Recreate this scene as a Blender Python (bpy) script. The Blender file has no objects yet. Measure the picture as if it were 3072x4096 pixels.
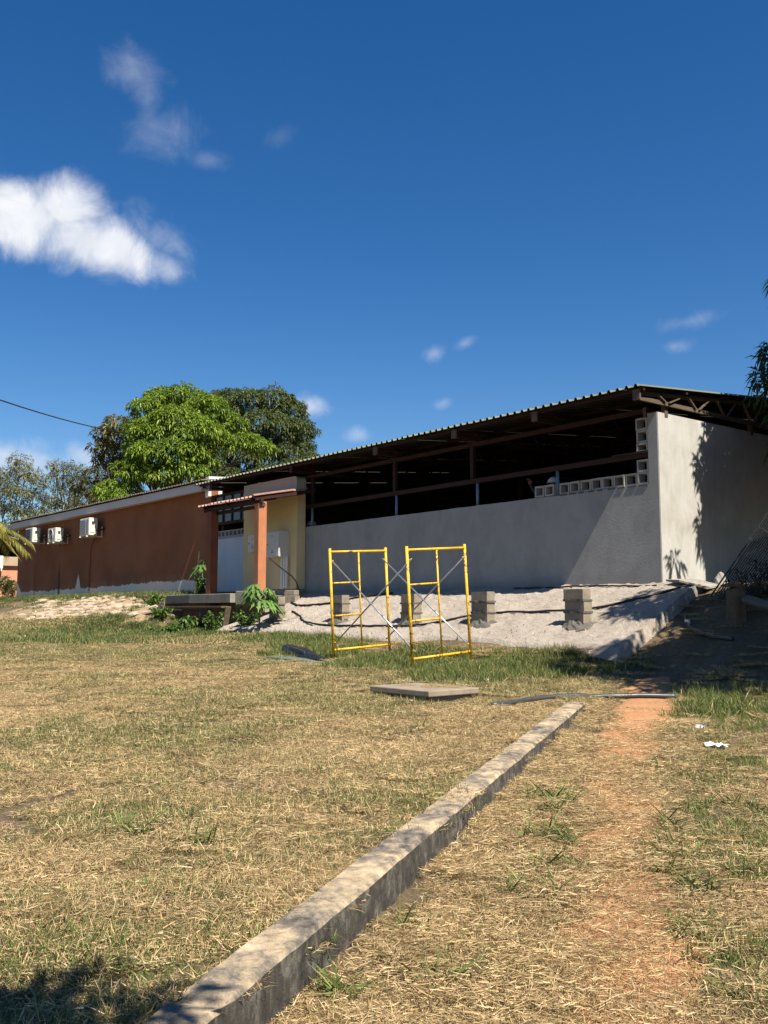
import bpy, bmesh, math, random
import numpy as np
from mathutils import Vector, Matrix
random.seed(7); rng = np.random.default_rng(7)
S = bpy.context.scene
COL = S.collection
R = math.radians

# ------------------------------------------------------------------ camera
EYE = Vector((0, 0, 1.55))
PITCH, PSI = R(6.039), R(38.468)
fw = Vector((-math.cos(PSI), math.sin(PSI), 0)); rt = Vector((math.sin(PSI), math.cos(PSI), 0)); up = Vector((0, 0, 1))
ax = fw * math.cos(PITCH) + up * math.sin(PITCH); cu = up * math.cos(PITCH) - fw * math.sin(PITCH)
cam_d = bpy.data.cameras.new('camera'); cam = bpy.data.objects.new('camera', cam_d); COL.objects.link(cam)
m = Matrix((rt, cu, -ax)).transposed().to_4x4(); m.translation = EYE
cam.matrix_world = m
cam_d.sensor_fit = 'VERTICAL'; cam_d.sensor_height = 24; cam_d.sensor_width = 18
cam_d.lens = 24 * 950 / 1024; cam_d.clip_end = 3000; cam_d.clip_start = .05
S.camera = cam

# ------------------------------------------------------------------ light
SUN_EL, SUN_A = R(54), R(5.5)          # elevation; angle in front of the long wall's plane
sun_dir = Vector((math.cos(SUN_EL) * math.cos(SUN_A), -math.cos(SUN_EL) * math.sin(SUN_A), math.sin(SUN_EL)))
sl = bpy.data.lights.new('sun', 'SUN'); sl.energy = 5.0; sl.angle = R(.53); sl.color = (1, .93, .82)
so = bpy.data.objects.new('sun', sl); COL.objects.link(so)
so.rotation_euler = (-sun_dir).to_track_quat('-Z', 'Y').to_euler(); so.location = (20, -10, 40)
S.view_settings.view_transform = 'Standard'; S.view_settings.look = 'None'
S.view_settings.exposure = 0.98; S.view_settings.gamma = 1; S.view_settings.use_curve_mapping = False
cy = S.cycles; cy.max_bounces = 5; cy.diffuse_bounces = 3; cy.glossy_bounces = 2; cy.transmission_bounces = 2; cy.transparent_max_bounces = 4; cy.caustics_reflective = False; cy.caustics_refractive = False
S.render.resolution_x = 768; S.render.resolution_y = 1024

class NT:
    """tiny helper to write node trees"""
    def __init__(s, tree): s.t = tree; s.n = tree.nodes; s.l = tree.links
    def new(s, typ, **kw):
        n = s.n.new(typ)
        for k, v in kw.items(): setattr(n, k, v)
        return n
    def link(s, a, b): s.l.new(a, b)
    def put(s, sock, v):
        if isinstance(v, bpy.types.NodeSocket): s.l.new(v, sock)
        elif v is not None: sock.default_value = v
    def math(s, op, a, b=None, c=None, clamp=False):
        n = s.new('ShaderNodeMath', operation=op, use_clamp=clamp)
        s.put(n.inputs[0], a); s.put(n.inputs[1], b)
        if c is not None: s.put(n.inputs[2], c)
        return n.outputs[0]
    def vmath(s, op, a, b=None):
        n = s.new('ShaderNodeVectorMath', operation=op); s.put(n.inputs[0], a)
        if b is not None: s.put(n.inputs[1], b)
        return n.outputs['Value'] if op in ('DOT_PRODUCT', 'LENGTH') else n.outputs[0]
    def noise(s, vec, scale, detail=4, rough=.55, dist=0., out='Fac'):
        n = s.new('ShaderNodeTexNoise'); s.put(n.inputs['Vector'], vec)
        n.inputs['Scale'].default_value = scale; n.inputs['Detail'].default_value = detail
        n.inputs['Roughness'].default_value = rough; n.inputs['Distortion'].default_value = dist
        return n.outputs[out]
    def ramp(s, fac, stops, interp='LINEAR'):
        n = s.new('ShaderNodeValToRGB'); s.put(n.inputs[0], fac); cr = n.color_ramp; cr.interpolation = interp
        while len(cr.elements) < len(stops): cr.elements.new(.5)
        for e, (p, c) in zip(cr.elements, stops):
            e.position = p; e.color = (*c, 1) if len(c) == 3 else c
        return n.outputs[0]
    def maprange(s, v, a, b, c=0., d=1., smooth=True):
        n = s.new('ShaderNodeMapRange'); n.interpolation_type = 'SMOOTHSTEP' if smooth else 'LINEAR'
        s.put(n.inputs[0], v); n.inputs[1].default_value = a; n.inputs[2].default_value = b
        n.inputs[3].default_value = c; n.inputs[4].default_value = d
        return n.outputs[0]
    def mix(s, fac, a, b, blend='MIX'):
        n = s.new('ShaderNodeMix', data_type='RGBA', blend_type=blend)
        s.put(n.inputs[0], fac)
        for sock, v in ((n.inputs[6], a), (n.inputs[7], b)):
            if isinstance(v, (tuple, list)): v = (*v, 1) if len(v) == 3 else v
            s.put(sock, v)
        return n.outputs[2]
    def mapping(s, vec, scale=(1, 1, 1), loc=(0, 0, 0), rot=(0, 0, 0)):
        n = s.new('ShaderNodeMapping'); s.put(n.inputs[0], vec)
        n.inputs['Scale'].default_value = scale; n.inputs['Location'].default_value = loc; n.inputs['Rotation'].default_value = rot
        return n.outputs[0]
    def sep(s, vec):
        n = s.new('ShaderNodeSeparateXYZ'); s.put(n.inputs[0], vec); return n.outputs

# ------------------------------------------------------------------ sky with clouds
world = bpy.data.worlds.new('World'); S.world = world; world.use_nodes = True
world.cycles.sampling_method = 'MANUAL'; world.cycles.sample_map_resolution = 256
wt = NT(world.node_tree); wt.n.clear()
sky = wt.new('ShaderNodeTexSky', sky_type='NISHITA'); sky.sun_disc = False
sky.sun_elevation = SUN_EL; sky.sun_rotation = math.pi / 2 + SUN_A
sky.altitude = 400; sky.air_density = 1.0; sky.dust_density = .25; sky.ozone_density = 2.6
hs = wt.new('ShaderNodeHueSaturation'); hs.inputs['Saturation'].default_value = 1.36; hs.inputs['Hue'].default_value = .506; hs.inputs['Value'].default_value = 1.0
wt.link(sky.outputs[0], hs.inputs['Color'])
geo = wt.new('ShaderNodeTexCoord'); D3 = geo.outputs['Generated']
NZ = (wt.noise(D3, 17, 9, .62, .45), wt.noise(wt.mapping(D3, loc=(3.1, 2.2, 0)), 27, 6, .6, .35))
def cloud(axis, wu, wv, edge, scale, soft, dens, tilt=0., thr=.5, amp=1.5, off=0.):
    """soft cloud round a direction of the sky: elliptic envelope broken up by fractal noise"""
    a = Vector(axis).normalized(); r = a.cross(Vector((0, 0, 1))).normalized(); u = r.cross(a)
    r2 = r * math.cos(tilt) + u * math.sin(tilt); u2 = -r * math.sin(tilt) + u * math.cos(tilt)
    du = wt.math('DIVIDE', wt.vmath('DOT_PRODUCT', D3, tuple(r2)), wu)
    dv = wt.math('DIVIDE', wt.vmath('DOT_PRODUCT', D3, tuple(u2)), wv)
    rr = wt.math('SQRT', wt.math('ADD', wt.math('MULTIPLY', du, du), wt.math('MULTIPLY', dv, dv)))
    nz = NZ[0] if scale < 22 else NZ[1]
    v = wt.math('ADD', wt.math('SUBTRACT', 1., rr), wt.math('MULTIPLY', wt.math('SUBTRACT', nz, thr), amp))
    mask = wt.maprange(v, edge, edge + soft, 0, dens)
    front = wt.math('GREATER_THAN', wt.vmath('DOT_PRODUCT', D3, tuple(a)), 0.)
    return wt.math('MULTIPLY', mask, front)
def pdir(x, y):   # direction of a place in the sky, from its bearing and height in the photograph
    return ax + rt * ((x - 1536) / 3800) - cu * ((y - 2048) / 3800)
cl = []
cl.append(cloud(pdir(110, 880), .080, .046, .05, 16, .75, .97, R(0), .5, 1.15, 3.1))
cl.append(cloud(pdir(260, 830), .052, .040, .05, 16, .75, .97, R(0), .5, 1.15, 3.1))
cl.append(cloud(pdir(330, 960), .076, .044, .05, 16, .75, .97, R(-16), .5, 1.15, 3.1))
cl.append(cloud(pdir(470, 1000), .056, .032, .0, 16, .8, .92, R(-24), .5, 1.5, 3.1))
cl.append(cloud(pdir(630, 950), .050, .032, .15, 18, 1.4, .4, R(-20), .5, 2.6, 3.1))
cl.append(cloud(pdir(620, 1050), .040, .020, .0, 18, 1.2, .5, R(-26), .5, 2.2, 3.1))
cl.append(cloud(pdir(545, 290), .034, .028, .0, 20, 1.3, .24, R(-10), .5, 2.2, 1.3))
cl.append(cloud(pdir(590, 400), .022, .05, .0, 20, 1.3, .22, R(10), .5, 2.2, 1.3))
cl.append(cloud(pdir(660, 520), .046, .03, .0, 20, 1.3, .24, R(8), .5, 2.2, 1.3))
cl.append(cloud(pdir(820, 645), .034, .012, .0, 24, 1.3, .12, R(6), .5, 2.2, 2.3))
cl.append(cloud(pdir(1120, 550), .02, .012, .0, 26, 1.4, .06, R(20), .5, 2.2, 5.3))
cl.append(cloud(pdir(1245, 1630), .026, .022, .1, 26, 1.3, .62, 0, .5, 1.7, 4.4))
cl.append(cloud(pdir(1775, 1610), .014, .009, .0, 30, 1.7, .4, R(25), .5, 2.0, 6.1))
cl.append(cloud(pdir(1740, 1415), .014, .010, .0, 30, 1.7, .34, R(30), .5, 2.0, 7.1))
cl.append(cloud(pdir(1860, 1375), .016, .008, .0, 30, 1.7, .38, R(20), .5, 2.0, 8.1))
cl.append(cloud(pdir(2740, 1290), .036, .010, .0, 26, 1.7, .26, R(8), .5, 2.2, 9.1))
cl.append(cloud(pdir(2700, 1385), .020, .009, .0, 26, 1.7, .34, R(5), .5, 2.0, 9.7))
cl.append(cloud(pdir(60, 1850), .07, .028, .0, 16, 1.0, .75, 0, .5, 1.5, 2.2))
cl.append(cloud(pdir(330, 1830), .03, .02, .0, 22, 1.0, .5, 0, .5, 1.6, 2.9))
cl.append(cloud(pdir(1430, 1740), .02, .012, .0, 26, 1.0, .3, 0, .5, 1.8, 5.9))
cov = cl[0]
for c_ in cl[1:]: cov = wt.math('MAXIMUM', cov, c_)
# the same broken small clouds go on over the rest of the sky
z_ = wt.sep(D3)[2]
pl = wt.new('ShaderNodeVectorMath', operation='SCALE'); wt.put(pl.inputs[0], D3); wt.put(pl.inputs[3], wt.math('DIVIDE', 1., wt.math('MAXIMUM', z_, .06)))
gen = wt.maprange(wt.noise(pl.outputs[0], 1.1, 5, .55, .2), .60, .78, 0, .7)
behind = wt.maprange(wt.vmath('DOT_PRODUCT', D3, tuple(fw)), .25, .55, 1, 0)
cov = wt.math('MAXIMUM', cov, wt.math('MULTIPLY', wt.math('MULTIPLY', gen, behind), wt.maprange(z_, .03, .15)))
wn = NZ[0]
ccol = wt.mix(wt.maprange(wn, .3, .7), (6.2, 6.6, 7.4), (8.2, 8.3, 8.6))
skyc = wt.mix(cov, hs.outputs[0], ccol)
bg = wt.new('ShaderNodeBackground'); wt.link(skyc, bg.inputs[0]); bg.inputs[1].default_value = .060
wo = wt.new('ShaderNodeOutputWorld'); wt.link(bg.outputs[0], wo.inputs[0])

# ------------------------------------------------------------------ terrain height
def sstep(a, b, x):
    t = np.clip((x - a) / (b - a), 0, 1); return t * t * (3 - 2 * t)
def smax(a, b, k):
    h = np.clip(.5 + .5 * (a - b) / k, 0, 1); return b * (1 - h) + a * h + k * h * (1 - h)
def smin(a, b, k): return -smax(-a, -b, k)
K0 = np.array([-3.45, 2.164]); K1 = np.array([-7.27, 8.575])      # centre line of the kerb
KD = K1 - K0; KL = float(np.hypot(*KD)); KU = KD / KL
def kerb_ts(X, Y):
    return (X - K0[0]) * KU[0] + (Y - K0[1]) * KU[1], (X - K0[0]) * KU[1] - (Y - K0[1]) * KU[0]
_perm = rng.random((64, 64))
def vnoise(X, Y, s):
    x = np.asarray(X, float) * s; y = np.asarray(Y, float) * s
    i = np.floor(x).astype(int); j = np.floor(y).astype(int); u = x - i; v = y - j
    u = u * u * (3 - 2 * u); v = v * v * (3 - 2 * v)
    g = lambda a, b: _perm[a % 64, b % 64]
    return (g(i, j) * (1 - u) + g(i + 1, j) * u) * (1 - v) + (g(i, j + 1) * (1 - u) + g(i + 1, j + 1) * u) * v
def fbm(X, Y, s, o=4):
    r = 0; a = .5
    for k in range(o): r = r + a * vnoise(X + 17 * k, Y - 9 * k, s * 2 ** k); a *= .5
    return r / (1 - .5 ** o)
def ground(X, Y, rough=True):
    X = np.asarray(X, float); Y = np.asarray(Y, float)
    d = fw.x * X + fw.y * Y
    z = np.where(d < 20, -.02 + .045 * np.maximum(d, -8), .88 + .026 * (d - 20))
    t, s = kerb_ts(X, Y)
    drop = np.interp(t, [-6, 0, 3, 7.5, 10], [.17, .17, .10, .03, 0.])
    z = z - drop * sstep(-.07, .07, s)
    wl = 1 - sstep(-25.0, -23.0, X); wr = sstep(-9.75, -9.35, X)
    b = (.97 + .43 * (Y - 11.8)) * (1 - wl) + (1.25 + .31 * (Y - 10.)) * wl
    b = b * (1 - wr) + (.78 + .45 * (Y - 11.8)) * wr
    plat = 2.06 + .1 * wl
    b = smin(b, plat, .25)
    b = np.where(Y > 14.2, smax(b, (plat - .04) * sstep(14.2, 14.9, Y), .1), b)
    z = smax(z, b, .35); z = np.minimum(z, plat)
    hol = sstep(-28.2, -27.2, X) * (1 - sstep(-22.6, -22.0, X)) * sstep(11.5, 12.1, Y) * (1 - sstep(13.4, 14.0, Y))
    z = z - .8 * hol * np.clip(z - 1.05, 0, 1)
    if rough:
        z = z + .05 * (fbm(X, Y, .9) - .5) * (1 - sstep(30, 60, d)) * (1 - .8 * sstep(-.3, 0, s) * (1 - sstep(0, .25, s)))
    return z
def gz(x, y): return float(ground(x, y))

# ------------------------------------------------------------------ mesh helpers
class MB:
    def __init__(s): s.v = []; s.f = []
    def add(s, vs, fs):
        o = len(s.v); s.v += [tuple(p) for p in vs]; s.f += [tuple(i + o for i in f) for f in fs]; return s
    def box(s, a, b):
        x0, y0, z0 = a; x1, y1, z1 = b
        return s.add([(x0, y0, z0), (x1, y0, z0), (x1, y1, z0), (x0, y1, z0), (x0, y0, z1), (x1, y0, z1), (x1, y1, z1), (x0, y1, z1)],
                     [(3, 2, 1, 0), (4, 5, 6, 7), (0, 1, 5, 4), (1, 2, 6, 5), (2, 3, 7, 6), (3, 0, 4, 7)])
    def bar(s, p, q, w, h, upv=(0, 0, 1)):
        """rectangular bar from p to q, w wide, h tall"""
        p = Vector(p); q = Vector(q); d = (q - p).normalized(); u = Vector(upv)
        sd = d.cross(u)
        if sd.length < 1e-4: sd = d.cross(Vector((1, 0, 0)))
        sd.normalize(); u = sd.cross(d).normalized()
        A = [sd * (w / 2 * i) + u * (h / 2 * j) for i, j in ((-1, -1), (1, -1), (1, 1), (-1, 1))]
        return s.add([p + a for a in A] + [q + a for a in A], [(0, 1, 2, 3), (7, 6, 5, 4), (1, 0, 4, 5), (2, 1, 5, 6), (3, 2, 6, 7), (0, 3, 7, 4)])
    def tube(s, pts, r, n=10, cap=True):
        pts = [Vector(p) for p in pts]; N = len(pts)
        rs = r if isinstance(r, (list, tuple)) else [r] * N
        vs = []; fs = []; ref = None
        for i, p in enumerate(pts):
            d = (pts[min(i + 1, N - 1)] - pts[max(i - 1, 0)]).normalized()
            if ref is None:
                ref = d.cross(Vector((0, 0, 1)))
                if ref.length < .1: ref = d.cross(Vector((1, 0, 0)))
            ref = (ref - d * ref.dot(d)).normalized(); b = d.cross(ref)
            for k in range(n):
                a = 2 * math.pi * k / n
                vs.append(p + ref * (rs[i] * math.cos(a)) + b * (rs[i] * math.sin(a)))
        for i in range(N - 1):
            for k in range(n):
                fs.append((i * n + k, i * n + (k + 1) % n, (i + 1) * n + (k + 1) % n, (i + 1) * n + k))
        if cap: fs.append(tuple(range(n - 1, -1, -1))); fs.append(tuple((N - 1) * n + k for k in range(n)))
        return s.add(vs, fs)
    def prism(s, poly, z0, z1):
        n = len(poly)
        zz0 = z0 if isinstance(z0, (list, tuple)) else [z0] * n
        zz1 = z1 if isinstance(z1, (list, tuple)) else [z1] * n
        vs = [(x, y, a) for (x, y), a in zip(poly, zz0)] + [(x, y, a) for (x, y), a in zip(poly, zz1)]
        return s.add(vs, [tuple(range(n - 1, -1, -1)), tuple(range(n, 2 * n))] + [(i, (i + 1) % n, n + (i + 1) % n, n + i) for i in range(n)])
    def mesh(s, name, smooth=False):
        me = bpy.data.meshes.new(name); me.from_pydata(s.v, [], s.f); me.update()
        if smooth: me.polygons.foreach_set('use_smooth', [True] * len(me.polygons))
        return me
    def build(s, name, mat, parent=None, smooth=False, bevel=0, loc=None):
        return link_obj(name, s.mesh(name, smooth), mat, parent, bevel, loc)
def link_obj(name, me, mat, parent=None, bevel=0, loc=None):
    o = bpy.data.objects.new(name, me); COL.objects.link(o)
    if mat and not me.materials: me.materials.append(mat)
    if parent is not None: o.parent = parent
    if loc is not None: o.location = loc
    if bevel:
        b = o.modifiers.new('bevel', 'BEVEL'); b.width = bevel; b.segments = 2; b.limit_method = 'ANGLE'
    return o
def thing(name, label, cat, loc=(0, 0, 0), rz=0, group=None):
    o = bpy.data.objects.new(name, None); COL.objects.link(o); o.empty_display_size = .2
    o.location = loc; o.rotation_euler = (0, 0, rz)
    return tag(o, label, cat, group)
def tag(o, label=None, cat=None, group=None, kind=None):
    if label: o['label'] = label
    if cat: o['category'] = cat
    if group: o['group'] = group
    if kind: o['kind'] = kind
    return o
def np_mesh(name, V, F, col=None, smooth=False):
    me = bpy.data.meshes.new(name); V = np.asarray(V, np.float32).reshape(-1, 3); F = np.asarray(F, np.int32)
    k = F.shape[1]
    me.vertices.add(len(V)); me.vertices.foreach_set('co', V.ravel())
    me.loops.add(F.size); me.loops.foreach_set('vertex_index', F.ravel())
    me.polygons.add(len(F)); me.polygons.foreach_set('loop_start', np.arange(0, F.size, k, dtype=np.int32))
    me.polygons.foreach_set('loop_total', np.full(len(F), k, np.int32))
    if smooth: me.polygons.foreach_set('use_smooth', np.ones(len(F), bool))
    if col is not None:
        a = me.color_attributes.new('Col', 'FLOAT_COLOR', 'POINT')
        c4 = np.concatenate([np.asarray(col, np.float32), np.ones((len(V), 1), np.float32)], 1)
        a.data.foreach_set('color', c4.ravel())
    me.update(calc_edges=True); return me

# ------------------------------------------------------------------ materials
def material(name):
    mt = bpy.data.materials.new(name); mt.use_nodes = True; t = NT(mt.node_tree); t.n.clear()
    b = t.new('ShaderNodeBsdfPrincipled'); o = t.new('ShaderNodeOutputMaterial'); t.link(b.outputs[0], o.inputs[0])
    b.inputs['Roughness'].default_value = .85; b.inputs['Specular IOR Level'].default_value = .25
    return mt, t, b
def coords(t, kind='Object'):
    return t.new('ShaderNodeTexCoord').outputs[kind]
def wpos(t): return t.new('ShaderNodeNewGeometry').outputs['Position']
def bump(t, b, h, strength=.4, dist=.01):
    n = t.new('ShaderNodeBump'); n.inputs['Strength'].default_value = strength; n.inputs['Distance'].default_value = dist
    t.put(n.inputs['Height'], h); t.link(n.outputs[0], b.inputs['Normal'])
def scl(c, k): return tuple(min(1, x * k) for x in c)
def simple(name, col, rough=.8, metal=0, var=.25, scale=6., bmp=.15, fine=60, spec=.25, stretch=(1, 1, 1)):
    mt, t, b = material(name); p = t.mapping(wpos(t), stretch)
    n1 = t.noise(p, scale, 6, .6); n2 = t.noise(p, fine, 3, .6)
    f = t.math('ADD', t.math('MULTIPLY', n1, .7), t.math('MULTIPLY', n2, .3))
    c = t.ramp(f, [(.25, scl(col, 1 - var)), (.5, col), (.75, scl(col, 1 + var))])
    t.put(b.inputs['Base Color'], c); b.inputs['Roughness'].default_value = rough; b.inputs['Metallic'].default_value = metal
    b.inputs['Specular IOR Level'].default_value = spec
    if bmp: bump(t, b, f, bmp, .006)
    return mt
def vcol(name, rough=.6, trans=.25, var=.3, spec=.3):
    """leaf / blade material: colour from the mesh, varied per leaf, lets some light through"""
    mt, t, b = material(name)
    a = t.new('ShaderNodeAttribute', attribute_name='Col')
    ob = t.new('ShaderNodeObjectInfo').outputs['Random']
    c = t.mix(1., a.outputs['Color'], t.ramp(ob, [(0, (1 - var,) * 3), (1, (1 + var,) * 3)]), 'MULTIPLY')
    t.put(b.inputs['Base Color'], c); b.inputs['Roughness'].default_value = rough; b.inputs['Specular IOR Level'].default_value = spec
    tr = t.new('ShaderNodeBsdfTranslucent'); t.put(tr.inputs[0], c)
    mx = t.new('ShaderNodeMixShader'); mx.inputs[0].default_value = trans
    o = [n for n in t.n if n.type == 'OUTPUT_MATERIAL'][0]
    t.link(b.outputs[0], mx.inputs[1]); t.link(tr.outputs[0], mx.inputs[2]); t.link(mx.outputs[0], o.inputs[0])
    return mt
M = {}
# cement plaster of the long grey wall: trowel blotches, faint streaks
mt, t, b = material('cement_plaster'); p = wpos(t)
n1 = t.noise(p, .9, 5, .6, .4); n2 = t.noise(t.mapping(p, (1, 1, .6)), 3, 6, .65, .5); n3 = t.noise(p, 90, 4, .7)
f = t.math('ADD', t.math('MULTIPLY', n1, .45), t.math('ADD', t.math('MULTIPLY', n2, .45), t.math('MULTIPLY', n3, .1)))
c = t.ramp(f, [(.3, (.22, .217, .205)), (.45, (.27, .266, .253)), (.55, (.305, .30, .286)), (.72, (.35, .343, .325))])
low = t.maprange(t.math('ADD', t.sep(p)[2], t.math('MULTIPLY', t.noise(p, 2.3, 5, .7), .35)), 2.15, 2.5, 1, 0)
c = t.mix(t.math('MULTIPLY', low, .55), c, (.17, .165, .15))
t.put(b.inputs['Base Color'], c); b.inputs['Roughness'].default_value = .92
bump(t, b, t.math('ADD', n3, t.math('MULTIPLY', t.noise(p, 22, 5, .6), 1.2)), .55, .006); M['plaster'] = mt
# end wall: same plaster as the long wall, its sunlight put into paler colour
mt, t, b = material('sunlit_plaster'); p = wpos(t)
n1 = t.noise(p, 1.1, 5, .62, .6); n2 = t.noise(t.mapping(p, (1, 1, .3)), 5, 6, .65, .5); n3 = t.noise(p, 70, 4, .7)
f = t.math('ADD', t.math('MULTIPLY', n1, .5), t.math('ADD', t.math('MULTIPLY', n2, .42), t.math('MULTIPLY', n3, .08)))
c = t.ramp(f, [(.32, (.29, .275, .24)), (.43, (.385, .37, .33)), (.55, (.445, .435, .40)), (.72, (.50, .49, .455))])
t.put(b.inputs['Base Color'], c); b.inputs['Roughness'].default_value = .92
bump(t, b, t.math('ADD', n3, t.noise(p, 14, 5, .6)), .35, .006); M['sunlit_plaster'] = mt
# mortar apron
mt, t, b = material('mortar_apron'); p = wpos(t)
n1 = t.noise(p, 1.6, 6, .65, .6); n2 = t.noise(t.mapping(p, (1, 3, 1)), 9, 6, .7, .8); n3 = t.noise(p, 45, 5, .7)
f = t.math('ADD', t.math('MULTIPLY', n1, .4), t.math('ADD', t.math('MULTIPLY', n2, .4), t.math('MULTIPLY', n3, .2)))
c = t.ramp(f, [(.30, (.17, .14, .11)), (.42, (.36, .305, .245)), (.52, (.47, .405, .33)), (.68, (.57, .50, .42))])
t.put(b.inputs['Base Color'], c); bump(t, b, t.math('ADD', n3, t.math('MULTIPLY', n2, 1.5)), 1., .035); M['apron'] = mt
# weathered kerb concrete: lichen-pale top, mould-dark sides
mt, t, b = material('kerb_concrete'); p = wpos(t)
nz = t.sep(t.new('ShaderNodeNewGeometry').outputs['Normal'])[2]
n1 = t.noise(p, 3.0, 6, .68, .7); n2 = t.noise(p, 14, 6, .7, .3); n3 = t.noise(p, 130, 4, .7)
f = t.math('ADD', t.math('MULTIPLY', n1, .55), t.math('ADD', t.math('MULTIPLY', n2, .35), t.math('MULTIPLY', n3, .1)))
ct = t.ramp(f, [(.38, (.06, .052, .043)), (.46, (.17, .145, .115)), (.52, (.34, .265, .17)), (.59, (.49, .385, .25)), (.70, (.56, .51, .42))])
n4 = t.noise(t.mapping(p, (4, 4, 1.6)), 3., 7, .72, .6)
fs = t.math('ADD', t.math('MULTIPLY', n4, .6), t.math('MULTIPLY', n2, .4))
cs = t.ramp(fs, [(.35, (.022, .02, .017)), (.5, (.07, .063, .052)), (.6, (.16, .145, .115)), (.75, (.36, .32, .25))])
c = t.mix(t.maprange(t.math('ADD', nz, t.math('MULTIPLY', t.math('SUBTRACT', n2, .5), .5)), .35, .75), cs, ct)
t.put(b.inputs['Base Color'], c); bump(t, b, t.math('ADD', n3, t.math('MULTIPLY', n2, 1.6)), .7, .008); M['kerb'] = mt
# painted brown wall with the whitewashed, flaking foot
mt, t, b = material('brown_paint'); p = wpos(t); xyz = t.sep(p)
n1 = t.noise(p, .7, 4, .55); n3 = t.noise(p, 60, 4, .7)
c = t.ramp(t.math('ADD', t.math('MULTIPLY', n1, .8), t.math('MULTIPLY', n3, .2)), [(.3, (.18, .066, .028)), (.5, (.23, .086, .038)), (.7, (.275, .11, .054))])
ed = t.math('ADD', xyz[2], t.math('MULTIPLY', t.math('SUBTRACT', t.noise(t.mapping(p, (1, 1, .0)), 1.7, 6, .72), .5), .42))
ed = t.math('ADD', ed, t.math('MULTIPLY', t.math('SUBTRACT', t.noise(p, 9, 5, .7), .5), .10))
ed = t.math('SUBTRACT', ed, t.maprange(xyz[0], -44, -28, -.02, .10))
wh = t.maprange(ed, 2.49, 2.51, 1, 0)
spot = t.math('SUBTRACT', 1., t.math('ADD', t.math('MULTIPLY', t.math('ABSOLUTE', t.math('ADD', xyz[0], 38.2)), 3.4), t.math('MULTIPLY', t.math('ABSOLUTE', t.math('SUBTRACT', xyz[2], 2.55)), 1.8)))
spot = t.maprange(t.math('ADD', spot, t.math('MULTIPLY', t.math('SUBTRACT', t.noise(p, 5, 5, .7), .5), .5)), .02, .04)
cor = t.math('SUBTRACT', 1., t.math('ADD', t.math('MULTIPLY', t.math('ABSOLUTE', t.math('ADD', xyz[0], 45.9)), 1.3), t.math('MULTIPLY', t.math('ABSOLUTE', t.math('SUBTRACT', xyz[2], 2.3)), 1.6)))
cor = t.maprange(t.math('ADD', cor, t.math('MULTIPLY', t.math('SUBTRACT', t.noise(p, 4, 5, .7), .5), .5)), .0, .03)
wh = t.math('MAXIMUM', wh, t.math('MAXIMUM', spot, cor))
dirt = t.maprange(t.math('ADD', t.noise(t.mapping(p, (1, 1, .4)), 3.1, 6, .7), t.math('MULTIPLY', t.math('SUBTRACT', 2.35, xyz[2]), .5)), .56, .75)
whc = t.mix(dirt, (.74, .62, .50), (.12, .09, .065))
c = t.mix(wh, c, whc)
# grime fringe above the whitewash and rusty drip lines under the machines
fr = t.math('MULTIPLY', t.maprange(ed, 2.51, 2.83, .55, 0), t.maprange(t.noise(t.mapping(p, (6, 6, .8)), 1.5, 5, .7), .42, .6))
c = t.mix(t.math('MULTIPLY', fr, t.math('SUBTRACT', 1., wh)), c, (.27, .19, .14))
for x0, w, top, k in ((-40.4, .05, 4.0, .85), (-43.5, .03, 4.4, .5), (-37.05, .012, 4.4, .3)):
    wob = t.math('ADD', xyz[0], t.math('MULTIPLY', t.math('SUBTRACT', t.noise(t.mapping(p, (0, 0, 1)), .9, 3), .5), .25))
    wob = t.math('ABSOLUTE', t.math('SUBTRACT', wob, x0))
    wide = t.math('ADD', w, t.math('MULTIPLY', t.maprange(xyz[2], 2.1, 4., 1., 0., False), .12))
    dm = t.math('MULTIPLY', t.maprange(t.math('DIVIDE', wob, wide), .5, 1.15, k, 0), t.maprange(xyz[2], top - 1.0, top, 1, 0))
    c = t.mix(dm, c, (.035, .02, .014))
t.put(b.inputs['Base Color'], c); bump(t, b, n3, .3, .004); M['brown_wall'] = mt
# others
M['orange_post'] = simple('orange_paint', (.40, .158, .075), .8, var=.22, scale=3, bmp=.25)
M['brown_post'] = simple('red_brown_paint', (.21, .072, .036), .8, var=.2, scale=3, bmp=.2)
M['yellow_wall'] = simple('ochre_wall_paint', (.66, .52, .285), .85, var=.12, scale=1.5, bmp=.15)
M['primer'] = simple('grey_wall_primer', (.40, .35, .29), .9, var=.08, scale=1.2, bmp=.15)
M['fascia'] = simple('grey_white_fascia_paint', (.52, .50, .50), .75, var=.08, scale=1.2, bmp=.08)
M['white'] = simple('white_paint', (.72, .71, .67), .6, var=.08, scale=4, bmp=.05)
M['blue_white'] = simple('blue_white_wall', (.47, .50, .56), .85, var=.12, scale=1.6, bmp=.15, stretch=(1, 1, .3))
M['wood_red'] = simple('oxide_red_timber', (.034, .013, .010), .75, var=.35, scale=5, bmp=.25, stretch=(.4, 1, 1))
M['wood_old'] = simple('weathered_timber', (.105, .08, .055), .9, var=.45, scale=8, bmp=.5, stretch=(2, .3, 2))
M['wood_dark'] = simple('dark_timber', (.035, .022, .015), .9, var=.4, scale=6, bmp=.3)
M['steel_blue'] = simple('pale_blue_pipe', (.14, .21, .27), .6, var=.25, scale=12, bmp=.1)
M['roof'] = simple('faded_green_roof_sheet', (.155, .165, .105), .55, .15, var=.3, scale=2.2, bmp=.08, spec=.4, stretch=(1, .25, 1))
M['roof_dark'] = simple('dusty_brown_roof_sheet', (.10, .075, .055), .7, .1, var=.3, scale=3, bmp=.1)
M['roof_pink'] = simple('faded_red_roof_sheet', (.36, .21, .165), .7, .05, var=.25, scale=4, bmp=.1)
M['block'] = simple('cement_block', (.235, .20, .15), .95, var=.35, scale=7, bmp=.6, fine=50)
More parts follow.
